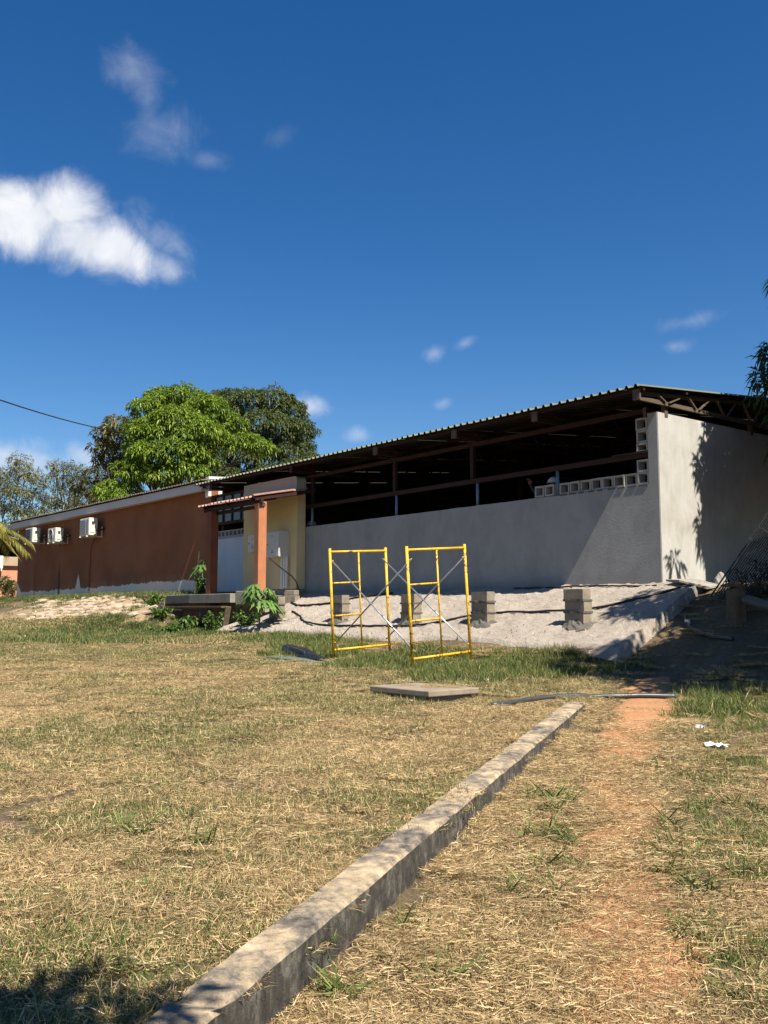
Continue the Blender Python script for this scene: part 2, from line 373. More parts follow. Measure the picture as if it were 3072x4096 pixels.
M['breeze'] = simple('breeze_block_cement', (.34, .32, .285), .95, var=.2, scale=8, bmp=.4)
M['mortar'] = simple('wet_mortar', (.11, .10, .085), .95, var=.35, scale=9, bmp=.8, fine=40)
M['concrete'] = simple('old_concrete', (.225, .20, .16), .95, var=.4, scale=3.2, bmp=.5)
M['lid'] = simple('lid_concrete', (.25, .205, .15), .95, var=.3, scale=5, bmp=.5)
M['stone'] = simple('bank_stone', (.40, .31, .215), .95, var=.3, scale=3.5, bmp=.5)
M['bed'] = simple('bank_earth', (.27, .19, .115), .95, var=.35, scale=4, bmp=.6)
M['black'] = simple('black_plastic', (.018, .018, .019), .45, var=.4, scale=6, bmp=.1, spec=.5)
M['cable'] = simple('black_cable', (.022, .02, .019), .6, var=.4, scale=10, bmp=.2)
M['grey_pipe'] = simple('dull_black_pipe', (.045, .05, .05), .38, var=.35, scale=8, bmp=.1, spec=.5)
M['pvc'] = simple('grey_pvc', (.085, .085, .08), .55, var=.2, scale=6, bmp=.1)
M['galv'] = simple('galvanised_steel', (.42, .44, .46), .38, .75, var=.25, scale=14, bmp=.08, spec=.5)
M['casing'] = simple('cream_casing', (.66, .62, .53), .5, var=.14, scale=6, bmp=.04, spec=.4)
M['grille'] = simple('dark_grille', (.045, .04, .036), .6, var=.3, scale=8, bmp=.1)
M['coil'] = simple('grey_coil_panel', (.30, .31, .32), .5, .2, var=.2, scale=8, bmp=.1)
M['cabinet'] = simple('cabinet_paint', (.60, .58, .54), .5, var=.08, scale=3, bmp=.04, spec=.4)
M['glass_dark'] = simple('dusty_glass', (.03, .032, .035), .25, var=.3, scale=3, bmp=0, spec=.5)
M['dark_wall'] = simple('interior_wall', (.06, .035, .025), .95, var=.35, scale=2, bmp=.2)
M['floor'] = simple('interior_floor', (.10, .085, .07), .95, var=.3, scale=2, bmp=.2)
M['beige'] = simple('beige_render', (.40, .30, .20), .95, var=.2, scale=2, bmp=.2)
M['salmon'] = simple('salmon_paint', (.55, .24, .14), .85, var=.15, scale=2, bmp=.1)
M['helmet'] = simple('white_helmet', (.66, .67, .68), .35, var=.06, scale=5, bmp=0, spec=.5)
M['cloth'] = simple('dark_shirt', (.035, .04, .06), .95, var=.3, scale=9, bmp=.3)
M['skin'] = simple('skin', (.16, .075, .042), .6, var=.12, scale=9, bmp=.1)
M['bark'] = simple('bark', (.075, .058, .042), .95, var=.45, scale=6, bmp=.8, stretch=(2, 2, .5))
M['stem'] = simple('green_stem', (.10, .125, .05), .7, var=.3, scale=9, bmp=.2)
M['rock'] = simple('pale_rock', (.27, .25, .215), .95, var=.3, scale=6, bmp=.5)
M['plastic_white'] = simple('white_scrap', (.70, .69, .66), .6, var=.12, scale=20, bmp=.2)
M['leaf'] = vcol('tree_leaf', .5, .3, .0, .4)
M['roof_under'] = simple('shaded_roof_underside', (.022, .018, .014), .9, var=.4, scale=3, bmp=.1)  # shade under the roof put into the colour
M['grass'] = vcol('grass_blade', .75, .22, .22, .2)
# yellow scaffold paint, chipped to rust
mt, t, b = material('yellow_scaffold_paint'); p = wpos(t)
ch = t.maprange(t.math('ADD', t.math('MULTIPLY', t.noise(p, 26, 5, .7), .65), t.math('MULTIPLY', t.noise(p, 4, 3), .35)), .55, .575)
c = t.mix(ch, t.ramp(t.noise(p, 7, 5, .6), [(.3, (.60, .33, .012)), (.6, (.74, .44, .02)), (.8, (.80, .52, .05))]), (.07, .04, .02))
t.put(b.inputs['Base Color'], c); b.inputs['Roughness'].default_value = .45; b.inputs['Specular IOR Level'].default_value = .4
bump(t, b, ch, .3, .002); M['scaffold'] = mt
# soil under the grass
mt, t, b = material('lawn_soil'); p = wpos(t)
n1 = t.noise(p, .8, 6, .65); n2 = t.noise(p, 12, 6, .7, .3); n3 = t.noise(p, 70, 4, .7)
f = t.math('ADD', t.math('MULTIPLY', n1, .35), t.math('ADD', t.math('MULTIPLY', n2, .4), t.math('MULTIPLY', n3, .25)))
c = t.ramp(f, [(.3, (.045, .033, .02)), (.45, (.10, .073, .042)), (.58, (.19, .14, .08)), (.74, (.30, .23, .13))])
t.put(b.inputs['Base Color'], c); bump(t, b, t.math('ADD', n2, n3), 1., .02); M['soil'] = mt
mt, t, b = material('orange_dirt'); p = wpos(t)
n1 = t.noise(p, 1.6, 6, .65); n2 = t.noise(p, 16, 6, .7, .3); n3 = t.noise(p, 90, 4, .7)
f = t.math('ADD', t.math('MULTIPLY', n1, .4), t.math('ADD', t.math('MULTIPLY', n2, .4), t.math('MULTIPLY', n3, .2)))
c = t.ramp(f, [(.3, (.24, .115, .05)), (.5, (.40, .205, .095)), (.7, (.52, .31, .165))])
t.put(b.inputs['Base Color'], c); bump(t, b, t.math('ADD', n2, n3), .9, .012); M['dirt'] = mt
# ================================================================== the setting
def axis_grid(lo, hi, step, far, n):
    a = np.arange(lo, hi + 1e-6, step)
    g = np.geomspace(.4, far, n)
    return np.concatenate([(lo - g)[::-1], a, hi + g])
gx = axis_grid(-36, 1.5, .14, 700, 26); gy = axis_grid(-1, 15, .11, 700, 26)
GX, GY = np.meshgrid(gx, gy)
GZ = ground(GX, GY)
nx, ny = len(gx), len(gy)
ii = (np.arange(ny - 1)[:, None] * nx + np.arange(nx - 1)[None]).ravel()
F = np.stack([ii, ii + 1, ii + nx + 1, ii + nx], 1)
gr = link_obj('ground', np_mesh('ground', np.stack([GX, GY, GZ], -1).reshape(-1, 3), F, smooth=True), M['soil'])
tag(gr, kind='structure')
def drape(name, mat, us, vs, fn, lift, kind='structure'):
    """sheet laid over the terrain; fn maps (u, v) to (x, y)"""
    U, V = np.meshgrid(us, vs); X, Y = fn(U, V)
    Z = ground(X, Y) + lift(U, V, X, Y)
    n = len(us); i = (np.arange(len(vs) - 1)[:, None] * n + np.arange(n - 1)[None]).ravel()
    o = link_obj(name, np_mesh(name, np.stack([X, Y, Z], -1).reshape(-1, 3), np.stack([i, i + 1, i + n + 1, i + n], 1), smooth=True), mat)
    return tag(o, kind=kind)
# worn earth path to the right of the kerb
PC = np.array([[-2.2, 2.9], [-3.2, 4.1], [-4.02, 5.2], [-4.92, 6.35], [-5.85, 7.66], [-6.8, 9.3], [-7.3, 9.95], [-7.75, 10.5], [-8.1, 11.2]])
PWL = np.array([.34, .34, .34, .34, .33, .36, .34, .32, .26]); tt = np.linspace(0, 1, len(PC))
def path_xy(U, V):
    cx = np.interp(V, tt, PC[:, 0]); cy = np.interp(V, tt, PC[:, 1]); w = np.interp(V, tt, PWL)
    w = w * (.75 + .6 * fbm(cx * 1.0, cy, 1.8)) * np.where(U < 0, .9 + .3 * vnoise(cx, cy, 3.1), .9 + .3 * vnoise(cy, cx, 2.7))
    return cx + .82 * U * w, cy + .57 * U * w
drape('dirt_path', M['dirt'], np.linspace(-1, 1, 15), np.linspace(0, 1, 160), path_xy,
      lambda U, V, X, Y: .014 - .03 * np.abs(U) ** 4)
# mortar apron below the long wall
us = np.linspace(-21.75, -9.35, 300); vs = np.linspace(0, 1, 84)
def ap_xy(U, V):
    yb = 11.72 + .22 * (fbm(U, U * 0 + 3, .7) - .5) * 2 + .10 * np.sin(U * .9)
    x = U + np.where(U > -9.9, (1 - V) * .28, 0)
    return x, yb + (14.42 - yb) * V
def ap_z(U, V, X, Y):
    z = ground(np.minimum(X, -9.9), Y) - ground(X, Y)
    return z + .055 - .12 * (1 - sstep(0, .06, V)) + .05 * (fbm(X * 1.0, Y * 2.2, 3.3, 5) - .5) + .05 * (fbm(X, Y, 1.1) - .5) + .018 * (vnoise(X, Y * 1.6, 11.) > .72)
U, V = np.meshgrid(us, vs); X, Y = ap_xy(U, V); Z = ground(X, Y) + ap_z(U, V, X, Y)
n = len(us); top = np.stack([X, Y, Z], -1)
edge = top[:, -1].copy(); edge[:, 0] += .03 + .05 * rng.random(len(vs)); edge[:, 2] -= .4
VV = np.concatenate([top.reshape(-1, 3), edge]); i = (np.arange(len(vs) - 1)[:, None] * n + np.arange(n - 1)[None]).ravel()
FF = np.stack([i, i + 1, i + n + 1, i + n], 1); b0 = n * len(vs); k = np.arange(len(vs) - 1)
FF = np.concatenate([FF, np.stack([k * n + n - 1, b0 + k, b0 + k + 1, (k + 1) * n + n - 1], 1)])
tag(link_obj('mortar_apron', np_mesh('mortar_apron', VV, FF), M['apron']), kind='structure')
def apron_z(x, y): return float(ground(min(x, -9.9), y)) + .055

# pitched stone bank below the brown wall
bank = drape('stone_bank', M['bed'], np.linspace(-36, -24.3, 90), np.linspace(0, 1, 16),
             lambda U, V: (U, 9.75 + .4 * sstep(-30, -25, U) * 2 + V * (12.25 - 9.75 + .25 - .4 * sstep(-30, -25, U))), lambda U, V, X, Y: .012 + 0 * X)
stone_meshes = []
for q in range(10):
    k = random.choice((5, 6, 7)); b = MB(); P0 = []; 
    for j in range(k):
        a = 2 * math.pi * (j + random.uniform(-.25, .25)) / k; rr = random.uniform(.82, 1.08)
        P0.append((math.cos(a) * rr, math.sin(a) * rr))
    vs_ = [(x, y, -.3) for x, y in P0] + [(x * .93, y * .93, .55 + random.uniform(-.12, .12)) for x, y in P0] + [(x * .7, y * .7, 1 + random.uniform(-.15, .15)) for x, y in P0]
    fs_ = [(j, (j + 1) % k, k + (j + 1) % k, k + j) for j in range(k)] + [(k + j, k + (j + 1) % k, 2 * k + (j + 1) % k, 2 * k + j) for j in range(k)] + [tuple(range(2 * k, 3 * k))]
    b.add(vs_, fs_); me = b.mesh('stone'); me.materials.append(M['stone']); stone_meshes.append(me)
ns = 0; row = 0; y = 10.0
while y < 12.5:
    x = -40.2 + (row % 2) * .3
    while x < -24.6:
        w = random.uniform(.42, .72); h = random.uniform(.24, .32)
        cx, cy = x + w / 2, y + random.uniform(-.04, .04)
        lowest = 10.0 + .7 * sstep(-31, -25.5, cx)
        keep = cy > lowest and cx > -32.5 - 1.8 * (cy - 10) and random.random() < (.9 if cx > -31 else .7) and ns < 290
        if keep:
            o = bpy.data.objects.new('stone', random.choice(stone_meshes)); COL.objects.link(o); o.parent = bank
            o.location = (cx, cy, gz(cx, cy) + .0); o.scale = (w * .53, h * .56, random.uniform(.035, .075))
            o.rotation_euler = (math.atan(.31) + random.uniform(-.08, .08), random.uniform(-.08, .08), random.uniform(-.3, .3)); ns += 1
        x += w + random.uniform(.02, .07)
    y += .30; row += 1

# ================================================================== long open-sided grey building
WY = 14.4; BZ = 2.0; WT = 3.87; XR = -10.17; XI = -10.39
gb = thing('open_sided_building', 'long building with bare grey plastered front wall, open upper side and corrugated roof', 'building', (-18, 18, 2))
def part(mb, name, mat, parent, under=False, **k):
    o = mb.build(name, mat, parent, **k)
    if under:            # roof sheets: lower face darkened in colour for the shade beneath
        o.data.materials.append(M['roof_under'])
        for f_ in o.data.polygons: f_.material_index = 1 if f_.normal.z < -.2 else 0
    p = parent; off = Vector((0, 0, 0))
    while p is not None: off += p.location; p = p.parent
    o.location = -off if k.get('loc') is None else Vector(k['loc']) - off
    return o
def rough_wall(x0, x1, y0, y1, z0, z1, step=.12, amp=.012):
    """wall with a slightly uneven hand-laid top"""
    n = max(2, int((x1 - x0) / step)); xs = np.linspace(x0, x1, n + 1); b = MB()
    zs = [z1 + amp * (2 * float(fbm(x, 5., 2.5)) - 1) for x in xs]
    vs_ = []
    for x, z in zip(xs, zs): vs_ += [(x, y0, z0), (x, y1, z0), (x, y1, z), (x, y0, z)]
    fs_ = [(0, 1, 2, 3), (4 * n + 3, 4 * n + 2, 4 * n + 1, 4 * n)]
    for i in range(n):
        a = 4 * i; c = 4 * (i + 1)
        fs_ += [(a, a + 3, c + 3, c), (a + 3, a + 2, c + 2, c + 3), (a + 2, a + 1, c + 1, c + 2), (a + 1, a, c, c + 1)]
    return b.add(vs_, fs_)
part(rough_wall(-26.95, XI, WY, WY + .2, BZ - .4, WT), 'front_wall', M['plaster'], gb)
part(MB().box((XI, WY, BZ - .4), (XR - .012, 28.2, 5.17)), 'end_wall_core', M['plaster'], gb)
ew = part(MB().box((XR - .012, WY + .012, BZ - .4), (XR, 28.2, 5.168)), 'end_wall', M['sunlit_plaster'], gb)
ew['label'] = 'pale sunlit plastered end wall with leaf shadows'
part(MB().box((-27, 14.6, 2.1), (XI, 28, 2.5)), 'interior_floor', M['floor'], gb)
# far side of the hall: dark wall with a few gaps
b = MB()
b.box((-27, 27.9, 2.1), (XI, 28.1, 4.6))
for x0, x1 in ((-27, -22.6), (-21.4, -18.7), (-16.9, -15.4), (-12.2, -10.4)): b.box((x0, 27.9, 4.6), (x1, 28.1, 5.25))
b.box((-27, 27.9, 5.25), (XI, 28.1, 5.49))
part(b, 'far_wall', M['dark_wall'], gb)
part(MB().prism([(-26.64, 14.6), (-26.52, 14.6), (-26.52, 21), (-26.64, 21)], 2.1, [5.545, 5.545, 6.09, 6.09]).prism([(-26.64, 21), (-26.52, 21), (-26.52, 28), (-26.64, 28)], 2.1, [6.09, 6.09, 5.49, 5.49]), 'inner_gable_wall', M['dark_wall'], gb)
# timber frame in the opening
part(MB().bar((-24.8, WY + .1, 5.25), (XI, WY + .1, 5.25), .1, .085), 'top_plate', M['wood_red'], gb, bevel=.006)
part(MB().bar((-21.75, WY + .05, 4.425), (XI, WY + .05, 4.425), .06, .10), 'mid_rail', M['wood_red'], gb, bevel=.006)
part(MB().bar((-11.2, WY + .0, 4.475), (XI, WY + .0, 4.475), .03, .04), 'mid_rail', M['wood_red'], gb)
for x in (-21.37, -17.81, -15.09): part(MB().box((x - .05, WY + .06, 4.47), (x + .05, WY + .14, 5.21)), 'post', M['wood_red'], gb, bevel=.005)
for x in (-10.44,): part(MB().box((x - .03, WY - .012, 5.1), (x + .03, WY + .1, 5.29)), 'post', M['wood_old'], gb)
for x in (-21.36, -17.73, -14.92, -12.62):
    pp = part(MB().tube([(x, WY + .08, WT - .03), (x, WY + .08, 4.40)], .035, 12), 'pipe_post', M['steel_blue'], gb, smooth=True)
for x, y in ((-23.5, 20.6), (-19.4, 20.6), (-15.3, 20.6), (-11.9, 20.6), (-21.4, 26), (-16.4, 26)):
    part(MB().box((x - .06, y - .06, 2.5), (x + .06, y + .06, 5.9)), 'inner_post', M['wood_dark'], gb)
for z in (4.35, 4.05): part(MB().bar((-26.9, 20.6, z), (XI, 20.6, z), .05, .07), 'inner_rail', M['wood_dark'], gb)
# louvred shutters far inside, one slat at a time
def louvre(x0, x1, y, z0, z1):
    fr = part(MB().box((x0 - .06, y, z0), (x0, y + .06, z1)).box((x1, y, z0), (x1 + .06, y + .06, z1)).box((x0 - .06, y, z1), (x1 + .06, y + .06, z1 + .06)), 'shutter', M['wood_dark'], gb)
    z = z0 + .03
    while z < z1 - .05:
        part(MB().bar((x0, y + .02, z), (x1, y + .02, z), .09, .014, (0, .6, .8)), 'slat', M['wood_old'], fr); z += .1
louvre(-27.0 + 3.2, -22.2, 22.4, 3.55, 4.75); louvre(-21.4, -20.5, 22.4, 3.55, 5.0)
# trusses with timber ends under the eave
TX = (-10.13, -12.55, -14.88, -17.64, -21.32, -25.8)
def roof_z(y): return 5.50 + .085 * (min(y, 21) - 13.7) - .085 * max(0, y - 21)
for i, x in enumerate(TX):
    end_truss = i == 0; w = M['wood_old'] if end_truss else M['wood_red']  # end truss in weathered timber, the others in oxide red
    tr = thing('truss', None, None); tr.parent = gb; tr.location = (x + 18, 13.75 - 18, 5.3 - 2)
    mk = lambda mb, nm, mm: part(mb, nm, mm, tr)
    mk(MB().bar((x, 13.78, 5.33), (x, 21.2, 5.33), .05, .075), 'bottom_chord', w)
    mk(MB().bar((x, 13.78, roof_z(13.78) - .09), (x, 21.0, roof_z(21) - .09), .05, .07), 'top_chord', w)
    mk(MB().box((x - .075, 13.735, 5.285), (x + .075, 13.775, 5.475)), 'end_board', M['wood_old'] if i < 4 else M['wood_red'])
    ys = 14.55; s = 0
    while ys < 20.6:
        mk(MB().bar((x + .035, ys, 5.345), (x + .035, ys - .26, roof_z(ys) - .1), .022, .05, (1, 0, 0)), 'web', w)
        mk(MB().bar((x + .035, ys + .1, 5.345), (x + .035, ys + .42, roof_z(ys) - .1), .022, .05, (1, 0, 0)), 'web', w)
        ys += .95
for x, y in ((-10.2, 14.62), (-10.2, 17.5)): part(MB().box((x - .04, y, 5.1), (x + .04, y + .09, 5.32)), 'post', M['wood_old'], gb)
for y in (13.80, 15.1, 16.5, 18.0, 19.5, 20.9): part(MB().bar((-26.6, y, roof_z(y) - .035), (-10.0, y, roof_z(y) - .035), .05, .06), 'purlin', M['wood_red'] if y < 14 else M['wood_dark'], gb)
# corrugated roof in sheets, ribs real
def rib_sheet(x0, ribs, pitch, line, thick=.004, rib_h=.036, base=.085, topw=.035):
    """trapezoidal sheet: ribs run along `line` [(y, z), ...]"""
    prof = []
    for k in range(ribs):
        a = x0 + k * pitch
        prof += [(a, 0), (a + (pitch - base) / 2, 0), (a + (pitch - topw) / 2, rib_h), (a + (pitch + topw) / 2, rib_h), (a + (pitch + base) / 2, 0)]
    prof.append((x0 + ribs * pitch, 0)); n = len(prof); vs_ = []
    for dz in (0, -thick):
        for (y, z) in line: vs_ += [(px, y, z + pz + dz) for px, pz in prof]
    L = len(line); fs_ = []
    for s_ in range(2):
        for l in range(L - 1):
            for q in range(n - 1):
                a = s_ * L * n + l * n + q; f = (a, a + 1, a + n + 1, a + n); fs_.append(f if s_ == 0 else f[::-1])
    o = L * n
    for q in range(n - 1): fs_.append((q, o + q, o + q + 1, q + 1)); e = (L - 1) * n; fs_.append((e + q, e + q + 1, o + e + q + 1, o + e + q))
    return MB().add(vs_, fs_)
rf = thing('roof', None, None); rf.parent = gb; rf.location = (0, 0, 4)
pitch = .195; ribs = 4; x = -26.75; k = 0
while x < -10.1:
    j = random.uniform(-.012, .012); dz = random.uniform(0, .006) + .004 * (k % 2); r_ = min(ribs, int(round((-9.95 - x) / pitch)))
    part(rib_sheet(x, r_, pitch, rib_h=.05, line=[(13.66 + j, 5.50 + dz - .003), (17.3, roof_z(17.3) + dz), (21, roof_z(21) + dz)]), 'roof_sheet', M['roof'], rf, under=True)
    x += r_ * pitch; k += 1
part(rib_sheet(-26.75, 86, pitch, [(21, roof_z(21)), (28.6, roof_z(28.6))]), 'back_slope', M['roof'], rf, under=True)
part(MB().tube([(-26.7, 21, roof_z(21) + .02), (-10, 21, roof_z(21) + .02)], .07, 8), 'ridge_cap', M['roof'], rf)
# breeze blocks standing on the wall, open side out
def breeze(w, h, d=.19, t=.032):
    b = MB(); o = [(0, 0), (w, 0), (w, h), (0, h)]; i = [(t, t), (w - t, t), (w - t, h - t), (t, h - t)]; i2 = [(t * 1.3, t * 1.3), (w - t * 1.3, t * 1.3), (w - t * 1.3, h - t * 1.3), (t * 1.3, h - t * 1.3)]
    v = [(x, 0, z) for x, z in o] + [(x, 0, z) for x, z in i] + [(x, d, z) for x, z in o] + [(x, d, z) for x, z in i2]
    f = []
    for q in range(4):
        r = (q + 1) % 4
        f += [(q, r, 4 + r, 4 + q), (8 + r, 8 + q, 12 + q, 12 + r), (r, q, 8 + q, 8 + r), (4 + q, 4 + r, 12 + r, 12 + q)]
    b.add(v, f); me = b.mesh('breeze_block'); me.materials.append(M['breeze']); return me
bm1 = breeze(.25, .225); bm2 = breeze(.25, .165); bm3 = breeze(.235, .20)
def bput(me, x, z, rz=0, y=WY + .012, par=gb):
    o = bpy.data.objects.new('breeze_block', me); COL.objects.link(o); o.parent = par
    o.location = Vector((x, y + random.uniform(-.012, .012), z)) - par.location; o.rotation_euler = (0, random.uniform(-.02, .02), rz)
for x in (-13.18, -12.91, -12.52, -12.255, -11.99, -11.725, -11.46, -11.19, -10.925): bput(bm1, x, WT + .01 + random.uniform(0, .006), random.uniform(-.05, .05))
for z, me in ((WT + .012, bm1), (WT + .242, bm1), (4.482, bm2), (4.655, bm1), (4.885, bm1)): bput(me, -10.655, z)
for q in range(7): bput(bm3, -26.55 + q * .245, WT + .005)
# mortar squeezed out below the block row
for q in range(9):
    x = -12.5 + q * .235
    part(MB().box((x, WY - .012, WT - .02), (x + random.uniform(.1, .22), WY + .05, WT + .014)), 'mortar_seam', M['mortar'], gb, bevel=.006)
# window band left of the ochre wall
wn_ = part(MB().box((-26.9, WY + .05, 4.28), (-24.5, WY + .12, 4.37)).box((-26.9, WY + .05, 5.18), (-24.5, WY + .12, 5.26)), 'window', M['wood_dark'], gb)
for x in (-26.85, -26.3, -25.75, -25.2, -24.65): part(MB().box((x - .035, WY + .05, 4.37), (x + .035, WY + .12, 5.18)), 'frame', M['wood_dark'], wn_)
for x in (-26.3, -25.75, -25.2, -24.65): part(MB().box((x - .515, WY + .08, 4.37), (x - .035, WY + .09, 5.18)), 'pane', M['glass_dark'], wn_)
bp = part(MB().box((-26.6, WY - .02, 2.1), (-24.41, WY - .004, 3.82)), 'painted_panel', M['blue_white'], gb)
bp['label'] = 'pale blue-grey painted part of the wall between the porch post and the ochre wall'
tag(MB().box((-30, 31.2, 2.0), (-8, 31.5, 5.6)).build('beige_wall', M['beige']), 'beige rendered wall glimpsed through the dark open building', 'wall')

# ================================================================== brown building on the left
bb = thing('brown_building', 'long brown painted building with flaking white foot and pale grey fascia', 'building', (-36, 16, 2.1))
part(MB().box((-45.98, WY, 1.7), (-26.97, WY + .25, 5.75)), 'front_wall', M['brown_wall'], bb)
part(MB().box((-45.98, WY + .25, 1.7), (-45.73, 20.5, 5.9)), 'side_wall', M['brown_wall'], bb)
part(MB().box((-45.73, 20.3, 1.7), (-26.97, 20.5, 5.9)), 'back_wall', M['brown_wall'], bb)
part(MB().bar((-46.3, 14.08, 5.60), (-27.0, 14.08, 5.52), .06, .27), 'fascia', M['fascia'], bb, bevel=.008)
part(MB().box((-46.3, 14.11, 5.44), (-27.0, WY + .02, 5.47)), 'soffit', M['fascia'], bb)
rb = thing('roof', None, None); rb.parent = bb; rb.location = (0, 0, 3)
x = -46.5
while x < -26.9:
    r_ = min(5, int(round((-26.77 - x) / .19))); 
    if r_ < 1: break
    j = random.uniform(-.02, .02); zz = 5.76 - .08 * (x + 46.3) / 19.3 + .012 * (random.random())
    part(rib_sheet(x, r_, .19, [(13.94 + j, zz), (17.6, zz + .36), (20.9, zz + .05)], rib_h=.045), 'roof_sheet', M['roof_dark'], rb); x += r_ * .19
part(MB().prism([(-27.2, 14.3), (-26.98, 14.3), (-26.98, 20.5), (-27.2, 20.5)], 5.2, [5.87, 5.87, 6.2, 6.2]), 'parapet', M['white'], bb)
for x, lab in ((-39.92, 'small block-walled drain box beside the dark drip stain on the brown wall'), (-36.61, 'small block-walled drain box below the highest air conditioner')):
    t_ = thing('drain_box', lab, 'drain box', (x + .36, 14.0, 2.05), group='drain boxes at the brown wall')
    b = MB().box((x, 13.85, 1.9), (x + .09, 14.38, 2.24)).box((x + .63, 13.85, 1.9), (x + .72, 14.38, 2.24)).box((x + .09, 13.85, 1.9), (x + .63, 13.93, 2.2))
    part(b, 'walling', M['block'], t_, bevel=.01); part(MB().box((x + .09, 13.93, 2.16), (x + .63, 14.38, 2.2)), 'cover', M['concrete'], t_)

# ================================================================== ochre meter wall, porch, cabinets
yw = thing('meter_wall', 'short ochre yellow wall with unpainted grey top behind the porch', 'wall', (-23, 14.2, 2.1))
part(MB().box((-24.4, 14.1, 2.18), (-21.56, 14.398, 4.86)), 'painted_face', M['yellow_wall'], yw, bevel=.02)
b = MB(); poly = [(-24.4, 4.862)] + [(-21.56, 4.862)] + [(-21.56 - .12 + .12 * math.cos(a), 5.14 + .12 * math.sin(a)) for a in np.linspace(0, math.pi / 2, 6)] + [(-24.4, 5.27)]
n_ = len(poly); b.add([(x, 14.1, z) for x, z in poly] + [(x, 14.398, z) for x, z in poly], [tuple(range(n_)), tuple(range(2 * n_ - 1, n_ - 1, -1))] + [(q, n_ + q, n_ + (q + 1) % n_, (q + 1) % n_) for q in range(n_)])
part(b, 'unpainted_top', M['primer'], yw)
part(MB().box((-24.42, 14.07, 1.7), (-21.54, 14.398, 2.18)), 'plinth', M['concrete'], yw, bevel=.012)
po = thing('porch', 'small porch with ribbed pink-brown roof on one orange and one dark brown post', 'porch', (-22.3, 12.7, 2.1))
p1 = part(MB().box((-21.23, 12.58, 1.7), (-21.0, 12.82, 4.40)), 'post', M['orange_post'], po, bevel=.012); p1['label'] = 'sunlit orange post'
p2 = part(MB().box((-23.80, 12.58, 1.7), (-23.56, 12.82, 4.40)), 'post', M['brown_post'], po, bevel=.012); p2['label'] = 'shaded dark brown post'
pl_ = part(MB().box((-21.17, 12.80, 4.22), (-21.04, 12.85, 4.36)), 'broken_plaster', M['mortar'], po, bevel=.02)
part(MB().tube([(-20.995, 12.66, 4.33), (-20.97, 12.70, 4.36), (-20.995, 12.76, 4.33), (-20.97, 12.70, 4.28), (-20.995, 12.66, 4.33)], .022, 6), 'broken_plaster', M['mortar'], po)
part(MB().bar((-24.0, 12.62, 4.405), (-20.9, 12.62, 4.405), .08, .11), 'beam', M['wood_red'], po, bevel=.006)
part(MB().bar((-23.9, 12.78, 4.30), (-21.2, 12.78, 4.30), .06, .09), 'beam', M['wood_red'], po, bevel=.006)
for x in (-23.85, -22.6, -21.25): part(MB().bar((x, 12.5, 4.455), (x, 14.08, 4.75), .06, .09), 'rafter', M['wood_red'], po)
part(MB().bar((-20.99, 12.45, 4.46), (-20.99, 14.3, 4.80), .04, .10), 'barge_board', M['wood_red'], po)
part(MB().bar((-20.98, 12.38, 4.535), (-20.98, 13.62, 4.775), .09, .05), 'edge_capping', M['roof_pink'], po, bevel=.008)
k = 0; x = -24.15
while x < -21.1:
    r_ = min(4, int(round((-20.96 - x) / .2)))
    if r_ < 1: break
    part(rib_sheet(x, r_, .2, [(12.40 + random.uniform(-.02, .02), 4.49 + .004 * (k % 2)), (14.09, 4.84 + .004 * (k % 2))], rib_h=.045), 'roof_sheet', M['roof_pink'], po); x += r_ * .2; k += 1
def prism_tri(c, r, d):
    return [(c[0] + r * math.cos(a), c[1], c[2] + r * math.sin(a)) for a in (math.pi / 2, math.pi * 7 / 6, math.pi * 11 / 6)]
def cabinet(name, label, x0, x1, y0, y1, z0, z1, doors, conduits):
    t_ = thing(name, label, 'cabinet', ((x0 + x1) / 2, y1, z0), group='meter cabinets')
    part(MB().box((x0, y0 + .03, z0), (x1, y1, z1)), 'body', M['cabinet'], t_, bevel=.008)
    wd = (x1 - x0) / doors
    for d in range(doors):
        a, e = x0 + d * wd + .012, x0 + (d + 1) * wd - .012
        dr = part(MB().box((a, y0, z0 + .02), (e, y0 + .028, z1 - .02)), 'door', M['cabinet'], t_, bevel=.005)
        part(MB().tube([(a + .06, y0 - .012, (z0 + z1) / 2), (a + .06, y0 + .004, (z0 + z1) / 2)], .018, 10), 'lock', M['black'], dr)
        part(MB().tube([(a + wd * .45, y0 - .004, z1 - .13), (a + wd * .45, y0 + .004, z1 - .13)], .022, 10), 'lock', M['black'], dr)
        c = (a + wd * .45, y0 - .003, z0 + .15); T = prism_tri(c, .075, 0); I = prism_tri((c[0], c[1] - .0015, c[2]), .05, 0)
        part(MB().add(T + [(p[0], p[1] + .004, p[2]) for p in T], [(0, 1, 2), (0, 3, 4, 1), (1, 4, 5, 2), (2, 5, 3, 0)]), 'warning_triangle', M['black'], dr)
        part(MB().add(I, [(0, 1, 2)]), 'warning_triangle', M['white'], dr)
        part(MB().box((c[0] - .006, c[1] - .004, c[2] - .012), (c[0] + .006, c[1] - .0025, c[2] + .028)), 'warning_mark', M['black'], dr)
        part(MB().box((c[0] - .006, c[1] - .004, c[2] - .027), (c[0] + .006, c[1] - .0025, c[2] - .017)), 'warning_mark', M['black'], dr)
    for cx in conduits:
        pts = [(cx, 14.02, z0 + .01)]; rs = [.036]; z = z0; s = 0
        while z > z0 - .42:
            z -= .02; s += 1; pts.append((cx, 14.02, z)); rs.append(.036 if s % 2 else .041)
        part(MB().tube(pts + [(cx, 14.02, 2.2)], rs + [.034], 10), 'conduit', M['white'], t_, smooth=False)
    return t_
cabinet('meter_cabinet', 'larger pale grey steel meter cabinet with white conduits below', -22.60, -21.93, 13.78, 14.1, 3.06, 3.77, 1, (-22.15, -22.03, -21.91))
